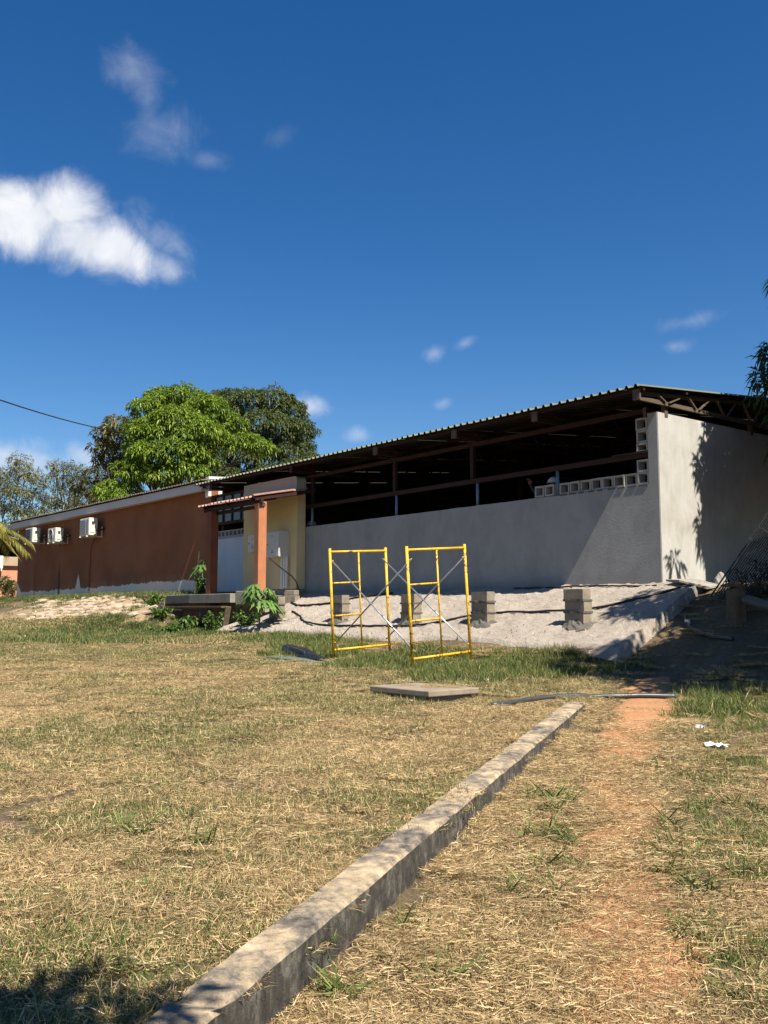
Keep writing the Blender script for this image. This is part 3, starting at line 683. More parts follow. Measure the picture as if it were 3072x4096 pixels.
cabinet('meter_cabinet', 'smaller pale grey steel meter cabinet half hidden by the orange post', -23.85, -23.3, 13.93, 14.1, 3.26, 3.78, 1, ())
o = MB().tube([(-20.97, 12.9, 2.95), (-20.9, 13.2, 2.7), (-21.0, 13.6, 2.5), (-21.15, 13.85, 2.35), (-21.18, 13.95, 2.12)], .018, 8).build('loose_cable', M['cable'], smooth=True)
tag(o, 'black cable looping from the orange post to the foot of the ochre wall', 'cable')
for nm in ('end_wall_core',): pass

# ================================================================== air conditioners
def aircon(x0, x1, z0, z1, kind, label):
    y0, y1 = 13.80, 14.14
    t_ = thing('air_conditioner', label, 'air conditioner', ((x0 + x1) / 2, 14.4, z0), group='air conditioners on the brown wall')
    part(MB().box((x0, y0, z0), (x1, y1, z1)), 'casing', M['casing'], t_, bevel=.02)
    w = x1 - x0; h = z1 - z0
    if kind == 'round':
        c = (x0 + w * .42, (z0 + z1) / 2); r = h * .43
        ring = [(c[0] + r * math.cos(a), y0 - .006, c[1] + r * math.sin(a)) for a in np.linspace(0, 2 * math.pi, 25)]
        part(MB().tube([(c[0], y0 - .004, c[1]), (c[0], y0 + .01, c[1])], r, 24), 'fan_recess', M['grille'], t_)
        gr_ = part(MB().tube(ring, .012, 6, False), 'fan_guard', M['casing'], t_)
        for q in range(1, 5):
            rr = r * q / 5; part(MB().tube([(c[0] + rr * math.cos(a), y0 - .008, c[1] + rr * math.sin(a)) for a in np.linspace(0, 2 * math.pi, 19)], .004, 4, False), 'guard_ring', M['coil'], gr_)
        for q in range(3):
            a = q * 2.09 + .4; d = Vector((math.cos(a), 0, math.sin(a))); e = Vector((-math.sin(a), 0, math.cos(a)))
            pc = Vector((c[0], y0 - .0055, c[1]))
            part(MB().add([pc + e * .02, pc + d * r * .85 + e * .09, pc + d * r * .85 - e * .06, pc - e * .03], [(0, 1, 2, 3)]), 'fan_blade', M['coil'], t_)
    else:
        part(MB().box((x0 + .03, y0 - .012, z0 + .05), (x0 + w * .66, y0 + .01, z1 - .05)), 'fan_grille', M['grille'] if kind == 'dark' else M['coil'], t_, bevel=.006)
        b = MB()
        for q in range(9):
            zz = z0 + .07 + q * (h - .14) / 8; b.bar((x0 + .03, y0 - .016, zz), (x0 + w * .66, y0 - .016, zz), .006, .008)
        part(b, 'grille_bars', M['coil'] if kind == 'dark' else M['casing'], t_)
        part(MB().box((x0 + w * .72, y0 - .012, z0 + .06), (x0 + w * .94, y0 + .01, z1 - .06)), 'front_panel', M['coil'], t_, bevel=.006)
    part(MB().box((x1 - .01, y0 + .06, z0 + .10), (x1 + .02, y1 - .12, z1 - .08)), 'side_panel', M['casing'], t_, bevel=.01)
    part(MB().box((x1 + .015, y0 + .10, z1 - .24), (x1 + .05, y1 - .15, z1 - .14)), 'handle', M['grille'], t_, bevel=.01)
    part(MB().box((x1 + .0, y1 - .14, z0 + .04), (x1 + .05, y1 - .03, z0 + .26)), 'valve_cover', M['casing'], t_, bevel=.012)
    part(MB().tube([(x1 + .04, y1 - .08, z0 + .2), (x1 + .1, y1 + .02, z0 + .14), (x1 + .1, y1 + .12, z0 + .22), (x1 + .06, 14.42, z0 + .3)], .025, 8), 'hose', M['black'], t_, smooth=True)
    for bx in (x0 + .14, x1 - .14):
        part(MB().box((bx - .025, y0 - .06, z0 - .055), (bx + .025, 14.4, z0 - .012)).bar((bx, 14.37, z0 - .04), (bx, 14.37, z0 + h * .55), .045, .03, (1, 0, 0)), 'bracket', M['casing'], t_)
    return t_
a1 = aircon(-43.17, -42.2, 4.62, 5.27, 'dark', 'stained cream air conditioner with dark grille, at the far end of the brown wall')
a2 = aircon(-40.25, -39.33, 4.48, 5.07, 'round', 'cream air conditioner with round fan, between the two square-grilled ones')
a3 = aircon(-36.62, -35.66, 4.52, 5.2, 'grey', 'cream air conditioner with grey grille, highest on the brown wall, drain pipe below')
part(MB().tube([(-39.5 + .3 * math.cos(a), 14.2, 4.4 + .13 * math.sin(a)) for a in np.linspace(-.3, 3.6, 12)], .02, 6), 'coiled_hose', M['pvc'], a2, smooth=True)
part(MB().tube([(-36.3, 14.3, 4.5), (-36.7, 14.37, 4.35), (-36.88, 14.38, 4.1), (-36.92, 14.38, 3.3), (-36.95, 14.38, 2.4)], .014, 6), 'drain_pipe', M['brown_post'], a3, smooth=True)
# ================================================================== landing with steps, undermined
ld = thing('concrete_landing', 'undermined concrete landing with two broken steps in front of the porch', 'landing', (-23.5, 12.6, 1.9))
sl1 = part(MB().prism([(-23.95, 12.15), (-21.65, 12.15), (-21.65, 12.5), (-23.75, 12.5)], 1.80, 2.04), 'edge_beam', M['concrete'], ld, bevel=.012)
part(MB().prism([(-25.9, 12.38), (-23.955, 12.16), (-23.76, 12.505), (-25.75, 12.75)], 1.81, 2.045), 'edge_beam', M['concrete'], ld, bevel=.012)
part(MB().prism([(-25.75, 12.76), (-23.76, 12.51), (-21.6, 12.51), (-21.3, 14.05), (-26.9, 14.38)], 1.86, 2.0), 'slab', M['concrete'], ld, bevel=.01)
part(MB().prism([(-21.64, 12.3), (-20.9, 12.45), (-20.85, 13.0), (-21.6, 13.0)], 1.75, 2.10), 'edge_beam', M['concrete'], ld, bevel=.015)
part(MB().prism([(-26.25, 12.35), (-25.91, 12.36), (-25.78, 13.0), (-26.25, 13.05)], 1.2, 1.86), 'step', M['concrete'], ld, bevel=.012)
part(MB().prism([(-26.62, 12.32), (-26.255, 12.34), (-26.255, 13.0), (-26.62, 13.0)], 1.0, 1.68), 'step', M['concrete'], ld, bevel=.012)
part(MB().prism([(-25.9, 12.9), (-21.4, 12.9), (-21.4, 13.05), (-25.9, 13.05)], 1.0, 1.86), 'back_footing', M['bed'], ld)
for lab, p, q, w, h in (('long weathered plank wedged under the landing edge', (-25.0, 12.02, 1.70), (-21.75, 12.05, 1.69), .2, .05),
                        ('short dark plank lying under the middle of the landing', (-25.4, 12.3, 1.62), (-22.9, 12.28, 1.60), .16, .06),
                        ('upright plank propping the right end of the landing', (-21.85, 12.1, 1.05), (-21.65, 12.1, 1.70), .16, .05),
                        ('slanting board leaning against the broken steps', (-26.2, 11.95, .98), (-25.45, 12.1, 1.74), .07, .04),
                        ('stub of cut timber under the landing plank', (-22.95, 11.98, 1.52), (-22.80, 12.2, 1.52), .12, .14)):
    tag(MB().bar(p, q, w, h).build('plank', M['wood_old'], bevel=.006), lab, 'plank', 'timber under the landing')

# ================================================================== block piers on the apron
def bump_blob(r, h, n=14, k=4, seed=0):
    """low lumpy heap"""
    rr = random.Random(seed); vs_ = [(0, 0, h)]; fs_ = []
    for a in range(1, k + 1):
        for j in range(n):
            an = 2 * math.pi * j / n; f = a / k; ra = r * f * (1 + rr.uniform(-.22, .22))
            vs_.append((ra * math.cos(an), ra * math.sin(an), h * (1 - f ** 1.6) + rr.uniform(-.25, .25) * h * (1 - f) - .05 * f))
    for j in range(n): fs_.append((0, 1 + j, 1 + (j + 1) % n))
    for a in range(k - 1):
        for j in range(n):
            p = 1 + a * n + j; q = 1 + a * n + (j + 1) % n; fs_.append((p, p + n, q + n, q))
    return vs_, fs_
blk = MB().box((-.21, -.1, 0), (.21, .1, .175)).mesh('block'); blk.materials.append(M['block'])
jnt = []
for q in range(3):
    b = MB(); n = 7; pts = []
    for i in range(n): pts.append((-.222 + .444 * i / (n - 1), -.112 - random.uniform(0, .028)))
    for i in range(n): pts.append((.222 - .444 * i / (n - 1) + random.uniform(0, .03) * (i == 0), .112 + random.uniform(0, .02)))
    b.prism(pts, -.004, [.024 + random.uniform(0, .012) for _ in pts]); me = b.mesh('mortar_joint'); me.materials.append(M['mortar']); jnt.append(me)
plab = ['stack of three cement blocks beside the young papaya', 'stack of three cement blocks behind the farther yellow scaffold frame',
        'stack of three cement blocks behind the nearer yellow scaffold frame', 'stack of three cement blocks in the open between scaffold and leaf shade, dry mortar skirt',
        'stack of three cement blocks nearest the leaf shade, dark mortar skirt']
for i, x in enumerate((-20.08, -17.42, -14.95, -12.85, -10.58)):
    y = 12.58; z = apron_z(x, y) - .02
    t_ = thing('block_pier', plab[i], 'block pier', (x, y, z), random.uniform(-.04, .04), 'block piers on the mortar apron')
    for c in range(3):
        o = bpy.data.objects.new('block', blk); COL.objects.link(o); o.parent = t_
        o.location = (random.uniform(-.012, .012), random.uniform(-.01, .01), .02 + c * .2); o.rotation_euler = (0, random.uniform(-.012, .012), random.uniform(-.03, .03))
        if c:
            o = bpy.data.objects.new('mortar_joint', random.choice(jnt)); COL.objects.link(o); o.parent = t_; o.location = (0, 0, c * .2 - .006)
    v_, f_ = bump_blob(.40, .12, 18, 5, seed=i)
    MB().add([(a * 1.0, b_ * .62 - .06, c - b_ * -.30) for a, b_, c in v_], f_).build('mortar_skirt', M['mortar'], t_)
t_ = thing('loose_block', 'broken cement block leaning at the foot of the ochre wall', 'block', (-21.15, 13.7, apron_z(-21.15, 13.7)), .3)
MB().box((-.2, -.1, -.05), (.2, .1, .16)).build('block', M['block'], t_, bevel=.012)
MB().box((-.19, -.09, .17), (.17, .1, .3)).build('block', M['block'], t_, bevel=.012)

# ================================================================== cables on the apron
def lay(pts, r, lift, n=40, wig=.015):
    P_ = [Vector((x, y, 0)) for x, y in pts]; out = []
    for i in range(n + 1):
        f = i / n * (len(P_) - 1); k = min(int(f), len(P_) - 2); u = f - k
        p0, p1, p2, p3 = P_[max(k - 1, 0)], P_[k], P_[k + 1], P_[min(k + 2, len(P_) - 1)]
        q = .5 * ((2 * p1) + (p2 - p0) * u + (2 * p0 - 5 * p1 + 4 * p2 - p3) * u * u + (3 * p1 - p0 - 3 * p2 + p3) * u ** 3)
        x, y = q.x + random.uniform(-wig, wig), q.y + random.uniform(-wig, wig)
        out.append((x, y, (apron_z(x, y) if lift == 'a' else gz(x, y)) + r * .9 + (.012 if lift == 'a' else .02)))
    return MB().tube(out, r, 8)
tag(lay([(-20.05, 13.0), (-19.3, 12.75), (-18.6, 12.45), (-17.6, 12.3), (-16.4, 12.28), (-15.2, 12.33), (-14.2, 12.5), (-13.1, 12.9), (-12.0, 13.0), (-10.8, 13.1), (-9.9, 13.6), (-9.4, 14.1)], .02, 'a', 90).build('cable', M['cable'], smooth=True), 'black cable running past the block piers along the whole apron', 'cable')
tag(lay([(-21.0, 13.6), (-20.2, 13.35), (-19.3, 13.45), (-18.3, 13.8), (-17.3, 14.0)], .024, 'a', 40).build('cable', M['cable'], smooth=True), 'short thick black cable from the ochre wall up to the grey wall', 'cable')
tag(lay([(-13.6, 14.2), (-12.6, 14.16), (-11.6, 14.18), (-10.8, 14.12), (-10.1, 14.1)], .016, 'a', 50, .02).build('cable', M['cable'], smooth=True), 'thin cable lying along the foot of the grey wall near its corner', 'cable')
for i, (x, y, s) in enumerate(((-14.2, 12.02, .07), (-14.0, 12.1, .055), (-15.5, 12.0, .05), (-13.6, 11.98, .04), (-12.3, 12.2, .045))):
    v_, f_ = bump_blob(s, s * .8, 7, 2, 40 + i)
    tag(MB().add(v_, f_).build('rubble', M['block'], loc=(x, y, apron_z(x, y))), 'small lump of broken mortar lying on the apron below the piers', 'rubble', 'mortar lumps on the apron')

# ================================================================== scaffold frames
def frame(x, y0, w, label):
    zb0, zb1 = gz(x, y0) - .03, gz(x, y0 + w) - .02
    z0 = zb0; z1 = zb1
    t_ = thing('scaffold_frame', label, 'scaffold frame', (x, y0, zb0), 0, 'yellow scaffold frames on the grass')
    a0, a1 = Vector((0, 0, 0)), Vector((0, w, zb1 - zb0))
    u = (a1 - a0).normalized(); upv = Vector((-.012, -u.z * .75, 1)).normalized(); H = 1.97
    at = lambda s, h: a0 + u * (s * (a1 - a0).length) + upv * h
    r = .024; B = lambda p, q, rr, nm: MB().tube([p, q], rr, 12).build(nm, M['scaffold'], t_, smooth=True)
    B(at(0, 0), at(0, H), r, 'leg'); B(at(1, 0), at(1, H), r, 'leg')
    B(at(0, H - .06), at(1, H - .06), .021, 'top_bar'); B(at(0, .20), at(1, .20), .021, 'bottom_bar')
    B(at(.5, .20), at(.5, H - .06), .015, 'centre_upright')
    for h in (.79, 1.36): B(at(0, h), at(.5, h), .015, 'ladder_rung')
    pins = {}
    for s in (0, 1):
        for h in (.33, H - .22):
            p = at(s, h); sg = 1 if s == 0 else -1; q = p + u * (.05 * sg)
            MB().tube([p, q], .008, 8).tube([q, q + u * (.012 * sg)], .016, 8).build('brace_pin', M['scaffold'], t_, smooth=True)
            pins[(s, h > 1)] = Vector((x, y0, zb0)) + q
    return pins
FRX = -11.48
pr = frame(FRX, 9.70, 1.25, 'yellow tubular scaffold frame standing next to the concrete lid')
pl2 = frame(FRX - 2.13, 9.70, 1.25, 'yellow tubular scaffold frame with its foot beside the black plastic gutter')
for s, lab in ((0, 'grey steel cross brace joining the legs on the lawn side of the yellow frames'), (1, 'grey steel cross brace joining the legs on the wall side of the yellow frames')):
    t_ = thing('cross_brace', lab, 'cross brace', (pl2[(s, False)] + pr[(s, False)]) / 2, 0, 'cross braces of the scaffold')
    o0 = t_.location; off = Vector((0, .012, 0))
    for a, c, e in ((pl2[(s, True)], pr[(s, False)], -1), (pr[(s, True)], pl2[(s, False)], 1)):
        d = (c - a).normalized()
        MB().tube([a - d * .04 + off * e - o0, c + d * .04 + off * e - o0], .0125, 8).build('bar', M['galv'], t_, smooth=True)
    mid = (pl2[(s, True)] + pr[(s, False)]) / 2 - o0
    MB().tube([mid - Vector((0, .03, 0)), mid + Vector((0, .03, 0))], .01, 8).build('pivot_bolt', M['galv'], t_)

# ================================================================== concrete lid, gutter, pipe, kerb
lx, ly = -9.02, 7.80
t_ = thing('inspection_lid', 'square grey concrete inspection lid on a low box, straw on top', 'concrete lid', (lx, ly, gz(lx, ly) - .03), .03)
MB().box((-.48, -.35, -.2), (.48, .35, .075)).build('box', M['concrete'], t_, bevel=.012)
MB().prism([(-.56, -.41), (.54, -.42), (.55, .41), (-.55, .42)], .078, .15).build('lid', M['lid'], t_, bevel=.012)
t_ = thing('plastic_gutter', 'split length of black plastic gutter lying in the grass by a scaffold leg', 'gutter', (-14.0, 9.35, gz(-14.0, 9.35) + .05), R(-14))
n = 9; vs_ = []; fs_ = []
for i in range(12):
    f = i / 11; x = -.8 + 1.75 * f; wd = .2 * (1 - .5 * f ** 2); hh = .17 * (1 - .8 * f)
    for j in range(n):
        a = math.pi * j / (n - 1); vs_.append((x, -wd * math.cos(a) * .8, .02 + hh * (math.sin(a) ** .8) - .04 * f + .02 * math.sin(7 * f + j)))
for i in range(11):
    for j in range(n - 1): a = i * n + j; fs_.append((a, a + 1, a + n + 1, a + n))
g_ = MB().add(vs_, fs_).build('shell', M['black'], t_); s_ = g_.modifiers.new('s', 'SOLIDIFY'); s_.thickness = .012
MB().bar((-.4, -.13, .14), (.3, -.11, .08), .012, .05).build('torn_strip', M['pvc'], t_)
tag(MB().prism([(-14.35, 8.75), (-12.75, 8.95), (-12.7, 9.2), (-14.3, 9.1)], [gz(-14.35, 8.75) - .03, gz(-12.75, 8.95) - .03, gz(-12.7, 9.2) - .03, gz(-14.3, 9.1) - .03],
    [gz(-14.35, 8.75) + .055, gz(-12.75, 8.95) + .05, gz(-12.7, 9.2) + .05, gz(-14.3, 9.1) + .055]).build('flat_lid', simple('mossy_concrete', (.10, .12, .085), .95, var=.35, scale=5, bmp=.5), bevel=.01),
    'flat mossy concrete slab sunk in the grass beside the black gutter', 'concrete slab')
tag(lay([(-7.78, 7.75), (-7.78, 8.15), (-7.80, 8.6), (-7.68, 9.05), (-7.5, 9.5), (-7.25, 9.85), (-7.0, 10.12)], .03, 'g', 30, .004).build('black_pipe', M['grey_pipe'], smooth=True), 'black plastic pipe lying across the path at the end of the kerb', 'pipe')
# kerb: one long weathered beam with worn edges
nk = 150; vs_ = []; fs_ = []; kd = Vector((KU[0], KU[1], 0)); ks = Vector((KU[1], -KU[0], 0))
for i in range(nk + 1):
    s = -3.2 + (KL + 3.2) * i / nk; c = Vector((K0[0], K0[1], 0)) + kd * s
    d = fw.x * c.x + fw.y * c.y; zt = .03 + .045 * d + .01 * float(fbm(s, 1., 1.2))
    wv = .012 * (float(fbm(s, 3., 2.5)) - .5); w = .106
    def pt(a, z, q): return c + ks * (a + wv) + Vector((0, 0, z + .012 * (float(fbm(s * 1.3 + q * 7, q, 6.)) - .5)))
    chip = .018 + .03 * max(0, float(fbm(s, 9., 5.)) - .6)
    ring = [pt(-w, zt - .4, 0), pt(-w, zt - .02, 1), pt(-w + .018, zt, 2), pt(0, zt + .004, 3), pt(w - chip, zt, 4), pt(w, zt - chip, 5), pt(w + .006, zt - .12, 6), pt(w + .004, zt - .4, 7)]
    if i in (37, 76, 113):      # open joints between the cast lengths
        ring = [p + (c - p) * .0 + (Vector((0, 0, -.02)) if 0 < q < 6 else Vector((0, 0, 0))) - ks * (.015 if q > 4 else 0) for q, p in enumerate(ring)]
    vs_ += [tuple(p) for p in ring]
    if i:
        a = (i - 1) * 8
        for j in range(7): fs_.append((a + j, a + j + 1, a + 8 + j + 1, a + 8 + j))
fs_ += [tuple(range(7, -1, -1)), tuple(nk * 8 + j for j in range(8))]
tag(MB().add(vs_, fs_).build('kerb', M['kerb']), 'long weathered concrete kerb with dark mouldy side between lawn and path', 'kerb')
for lab, x, y, s in (('crumpled white plastic scrap beside the concrete lid', -9.55, 9.4, .09), ('larger torn white paper scrap in the dry grass right of the path', -4.97, 7.79, .11), ('small white scrap in the dry grass above the torn paper', -5.6, 8.5, .05)):
    n = 7; vs_ = []; 
    for i in range(n):
        for j in range(5): vs_.append((s * (i / 3 - 1) * (1 + random.uniform(-.2, .2)), s * .45 * (j / 2 - 1) + random.uniform(-.01, .01), random.uniform(.01, .05)))
    tag(MB().add(vs_, [(i * 5 + j, i * 5 + j + 1, i * 5 + j + 6, i * 5 + j + 5) for i in range(n - 1) for j in range(4)]).build('paper_scrap', M['plastic_white'], loc=(x, y, gz(x, y) + .02)), lab, 'litter')

# ================================================================== corner of debris at the right
A = Vector((-8.86, 13.9, 1.86)); Ud = Vector((.66, .61, 1.28)).normalized(); Vd = Vector((.80, .30, -.22)).normalized(); Vd = (Vd - Ud * Vd.dot(Ud)).normalized()
t_ = thing('mesh_panel', 'dark wire mesh fence panel leaning at the corner of the building', 'fence panel', A)
b = MB()
for i in range(60):
    o0 = Vd * (.033 * i + .05); b.tube([o0, o0 + Ud * 2.5], .0085, 4, False)
b.build('wire', M['black'], t_)
b = MB()
for j in range(9):
    b.tube([Ud * (.12 + j * .3), Ud * (.12 + j * .3) + Vd * 2.0], .004, 5)
    if j in (3, 6): b.tube([Ud * (.19 + j * .3) + Vector((0, -.03, 0)), Ud * (.19 + j * .3) + Vd * 2.0 + Vector((0, -.03, 0))], .004, 5)
b.build('cross_wire', M['black'], t_)
MB().tube([Vector((0, 0, 0)) - Ud * .05, Ud * 2.55], .014, 8).build('edge_bar', M['black'], t_)
# stump of a thick wooden post
sx, sy = -8.02, 13.18; z0 = gz(sx, sy); b = MB(); n = 18; vs_ = []; fs_ = []
for k in range(5):
    for j in range(n):
        a = 2 * math.pi * j / n; r = (.145 + .014 * math.sin(5 * a + 1) + .012 * random.uniform(-1, 1)) * (1.06 - .04 * k)
        z = [-.15, .1, .3, .46, .52][k] + (.04 * math.sin(a + .8) if k == 4 else 0) + (random.uniform(-.02, .03) if k == 4 else 0)
        vs_.append((r * math.cos(a) + .02 * k * .3, r * math.sin(a) * .9, z))
for k in range(4):
    for j in range(n): fs_.append((k * n + j, k * n + (j + 1) % n, (k + 1) * n + (j + 1) % n, (k + 1) * n + j))
fs_.append(tuple(4 * n + j for j in range(n)))
t_ = thing('wooden_stump', 'weathered wooden stump of a thick post in the shade below the mesh panel', 'stump', (sx, sy, z0))
b.add(vs_, fs_).build('trunk', M['wood_old'], t_)
MB().prism([(-.16, -.13), (.05, -.16), (.2, -.05), (.14, .12), (-.12, .13)], .53, [.56, .60, .55, .53, .62]).build('splintered_top', M['wood_old'], t_)
tag(MB().tube([(-7.75, 13.0, gz(-7.75, 13.0) + .42), (-7.3, 12.9, gz(-7.3, 12.9) + .36), (-6.4, 12.75, gz(-6.4, 12.75) + .22), (-6.0, 12.7, gz(-6, 12.7) + .1)], .075, 14).build('waste_pipe', M['pvc'], smooth=True), 'thick grey pipe lying slanted beside the wooden stump', 'pipe')
tag(lay([(-8.95, 13.25), (-8.7, 12.95), (-8.4, 12.75), (-8.05, 12.6), (-7.7, 12.55)], .03, 'g', 20, .01).build('hose', M['grey_pipe'], smooth=True), 'black hose in the shade beside the apron edge', 'hose')
tag(MB().box((-.035, -.03, 0), (.035, .03, .07)).build('pipe_fitting', M['plastic_white'], bevel=.01, loc=(-8.78, 13.05, gz(-8.78, 13.05) + .03)), 'small white pipe fitting on the black hose in the shade', 'pipe fitting')
tag(MB().add([(-9.9, 14.12, 2.12), (-9.55, 14.0, 2.1), (-9.15, 14.2, 1.97), (-9.2, 14.7, 2.02), (-9.6, 14.62, 2.13), (-9.9, 14.5, 2.14),
              (-9.9, 14.12, 2.09), (-9.55, 14.0, 2.07), (-9.15, 14.2, 1.94), (-9.2, 14.7, 1.99), (-9.6, 14.62, 2.10), (-9.9, 14.5, 2.11)],
             [(0, 1, 2, 3, 4, 5), (11, 10, 9, 8, 7, 6)] + [(i, (i + 1) % 6, 6 + (i + 1) % 6, 6 + i) for i in range(6)]).build('broken_board', M['rock']), 'broken pale board lying over the corner of the apron', 'board')
v_, f_ = bump_blob(.14, .18, 10, 3, 77)
tag(MB().add(v_, f_).build('boulder', M['rock'], loc=(-9.35, 14.95, gz(-9.35, 14.95) + .02)), 'pale boulder at the foot of the end wall behind the mesh panel', 'boulder')

# ================================================================== people behind the wall
def skin_obj(name, verts, edges, mat, parent, root=0, sub=2):
    me = bpy.data.meshes.new(name); me.from_pydata([v[:3] for v in verts], edges, []); me.update()
    o = link_obj(name, me, mat, parent)
    sk = o.modifiers.new('skin', 'SKIN'); sk.use_smooth_shade = True
    if not me.skin_vertices: me.attributes
    lay_ = me.skin_vertices[0] if len(me.skin_vertices) else None
    return o, lay_
def tube_body(chains, parent, name, mat, seg=10):
    b = MB()
    for pts, rs in chains: b.tube(pts, rs, seg)
    return b.build(name, mat, parent, smooth=True)
def person(x, y, z, rz, arm, label):
    t_ = thing('person', label, 'person', (x, y, z), rz, 'workers behind the grey wall')
    V = Vector
    # one closed body surface swept along spine, limbs overlapping at the joints and fused by a remesh
    ch = [([(0, 0, .86), (0, 0, 1.0), (0, .01, 1.2), (0, .01, 1.38), (0, 0, 1.47), (0, -.01, 1.53), (0, -.02, 1.6)], [.15, .16, .165, .18, .10, .062, .06]),
          ([(-.17, 0, 1.42), (0, 0, 1.44), (.17, 0, 1.42)], [.07, .09, .07])]
    for s in (-1, 1):
        ch.append(([(s * .09, 0, .9), (s * .1, -.01, .5), (s * .1, .02, .09), (s * .1, -.02, .05), (s * .1, -.16, .03)], [.095, .062, .045, .04, .035]))
    if arm: ch.append(([(-.18, 0, 1.42), (-.30, -.14, 1.45), (-.40, -.22, 1.62), (-.42, -.24, 1.70)], [.058, .045, .034, .03]))
    else: ch.append(([(-.18, 0, 1.42), (-.25, .0, 1.15), (-.24, -.1, .92)], [.058, .045, .032]))
    ch.append(([(.18, 0, 1.42), (.25, .0, 1.15), (.24, -.12, .95)], [.058, .045, .032]))
    body = tube_body(ch, t_, 'body', M['cloth'])
    r_ = body.modifiers.new('fuse', 'REMESH'); r_.mode = 'VOXEL'; r_.voxel_size = .018; r_.use_smooth_shade = True
    hb = MB(); vs_ = []; fs_ = []; n = 16; m_ = 12
    for i in range(m_ + 1):
        a = math.pi * i / m_
        for j in range(n):
            b_ = 2 * math.pi * j / n; sx_ = .076 * math.sin(a); 
            yy = -.096 * math.sin(a) * math.cos(b_); zz = .118 * math.cos(a)
            jaw = 1 - .22 * max(0, -math.cos(a)); nose = .018 * max(0, math.cos(b_)) ** 20 * math.exp(-((zz + .01) / .022) ** 2)
            eye = -.008 * math.exp(-((zz - .012) / .014) ** 2) * max(0, math.cos(b_ - .45)) ** 12 - .008 * math.exp(-((zz - .012) / .014) ** 2) * max(0, math.cos(b_ + .45)) ** 12
            vs_.append((sx_ * math.sin(b_) * jaw, yy * jaw - nose - eye - .02, zz + 1.69))
    for i in range(m_):
        for j in range(n): fs_.append((i * n + j, (i + 1) * n + j, (i + 1) * n + (j + 1) % n, i * n + (j + 1) % n))
    hd = hb.add(vs_, fs_).build('head', M['skin'], t_, smooth=True)
    for s in (-1, 1): MB().tube([(s * .074, -.01, 1.66), (s * .086, 0, 1.69), (s * .078, .0, 1.715)], [.01, .016, .01], 8).build('ear', M['skin'], hd, smooth=True)
    if arm:
        w = V((-.42, -.24, 1.70)); hc = [([w, w + V((-.005, -.01, .05)), w + V((-.01, -.02, .09))], [.028, .04, .036])]
        for q in range(4):
            dx = -.03 + q * .02; L = (.06, .072, .068, .052)[q]; base = w + V((-.01 + dx, -.02, .085))
            hc.append(([base, base + V((dx * .2, -.03, L * .5)), base + V((dx * .2, -.065, L * .55))], [.0095, .009, .0075]))
        hc.append(([w + V((.02, -.01, .03)), w + V((.05, -.03, .06)), w + V((.05, -.06, .085))], [.012, .011, .009]))
        tube_body(hc, t_, 'hand', M['skin'], 8)
    vs_ = []; fs_ = []; n = 24; m_ = 8
    for i in range(m_ + 1):
        a = (math.pi / 2) * i / m_
        for j in range(n):
            b_ = 2 * math.pi * j / n; rid = 1 + .02 * (abs(math.sin(b_)) < .12)
            vs_.append((.125 * math.sin(a) * math.sin(b_), -.145 * math.sin(a) * math.cos(b_) - .01, 1.73 + .13 * math.cos(a) * rid))
    k0 = m_ * n
    for j in range(n):
        b_ = 2 * math.pi * j / n; vs_.append((.135 * math.sin(b_), -.155 * math.cos(b_) - .01 - .05 * max(0, math.cos(b_)) ** 2, 1.722))
    for i in range(m_ + 1):
        for j in range(n): fs_.append((i * n + j, (i + 1) * n + j, (i + 1) * n + (j + 1) % n, i * n + (j + 1) % n))
    hl = MB().add(vs_, fs_).build('hard_hat', M['helmet'], t_, smooth=True); s_ = hl.modifiers.new('s', 'SOLIDIFY'); s_.thickness = .005
    return t_
person(-13.13, 14.95, 2.50, .15, True, 'person in white hard hat and dark shirt reaching up behind the breeze blocks')
person(-22.08, 14.95, 2.26, -.2, False, 'person whose white hard hat just shows over the grey wall by the ochre wall')

# ================================================================== far things on the left, neighbour roof, wire
HY = -2.0
fh = thing('far_house', 'salmon coloured house with grey roof beyond the brown building', 'house', (-64, 15.5, 2.06))
def hbox(a, b): return MB().box((a[0], a[1] + HY, a[2]), (b[0], b[1] + HY, b[2]))
part(hbox((-70, 15.5, 1.9), (-60, 15.8, 4.4)), 'front_wall', M['salmon'], fh)
part(hbox((-60.2, 15.8, 1.9), (-60, 24, 4.4)), 'side_wall', M['salmon'], fh)
part(hbox((-70, 15.3, 4.4), (-59.8, 24, 4.95)), 'ring_beam', M['beige'], fh)
part(rib_sheet(-70.5, 58, .19, [(14.9 + HY, 5.0), (19.5 + HY, 6.3), (24.5 + HY, 5.0)]), 'roof', simple('grey_far_roof', (.26, .25, .24), .7, .1, var=.15, scale=2, bmp=.05), fh)
wd_ = part(hbox((-63.9, 15.4, 2.5), (-62.0, 15.5, 3.6)), 'window', M['wood_dark'], fh); part(hbox((-63.8, 15.37, 2.6), (-62.1, 15.395, 3.5)), 'pane', M['glass_dark'], wd_)
part(hbox((-59.99, 18.3, 2.4), (-59.93, 19.6, 4.0)), 'door', M['wood_dark'], fh)
t_ = thing('air_conditioner', 'pale air conditioner with round fan on the far salmon house', 'air conditioner', (-59.8, 19.3 + HY, 4.2))
part(hbox((-59.95, 18.8, 4.2), (-59.6, 19.8, 4.98)), 'casing', M['casing'], t_, bevel=.02)
part(MB().tube([(-59.605, 19.3 + HY, 4.59), (-59.59, 19.3 + HY, 4.59)], .29, 20), 'fan_guard', M['grille'], t_)
part(hbox((-59.95, 18.85, 4.05), (-59.6, 18.92, 4.2)).add(*(lambda m: (m.v, m.f))(hbox((-59.95, 19.68, 4.05), (-59.6, 19.75, 4.2)))), 'bracket', M['casing'], t_)
nb = thing('neighbour_house', 'tall house with brown tiled roof behind the open-sided building', 'house', (-10, 38, 2.06))
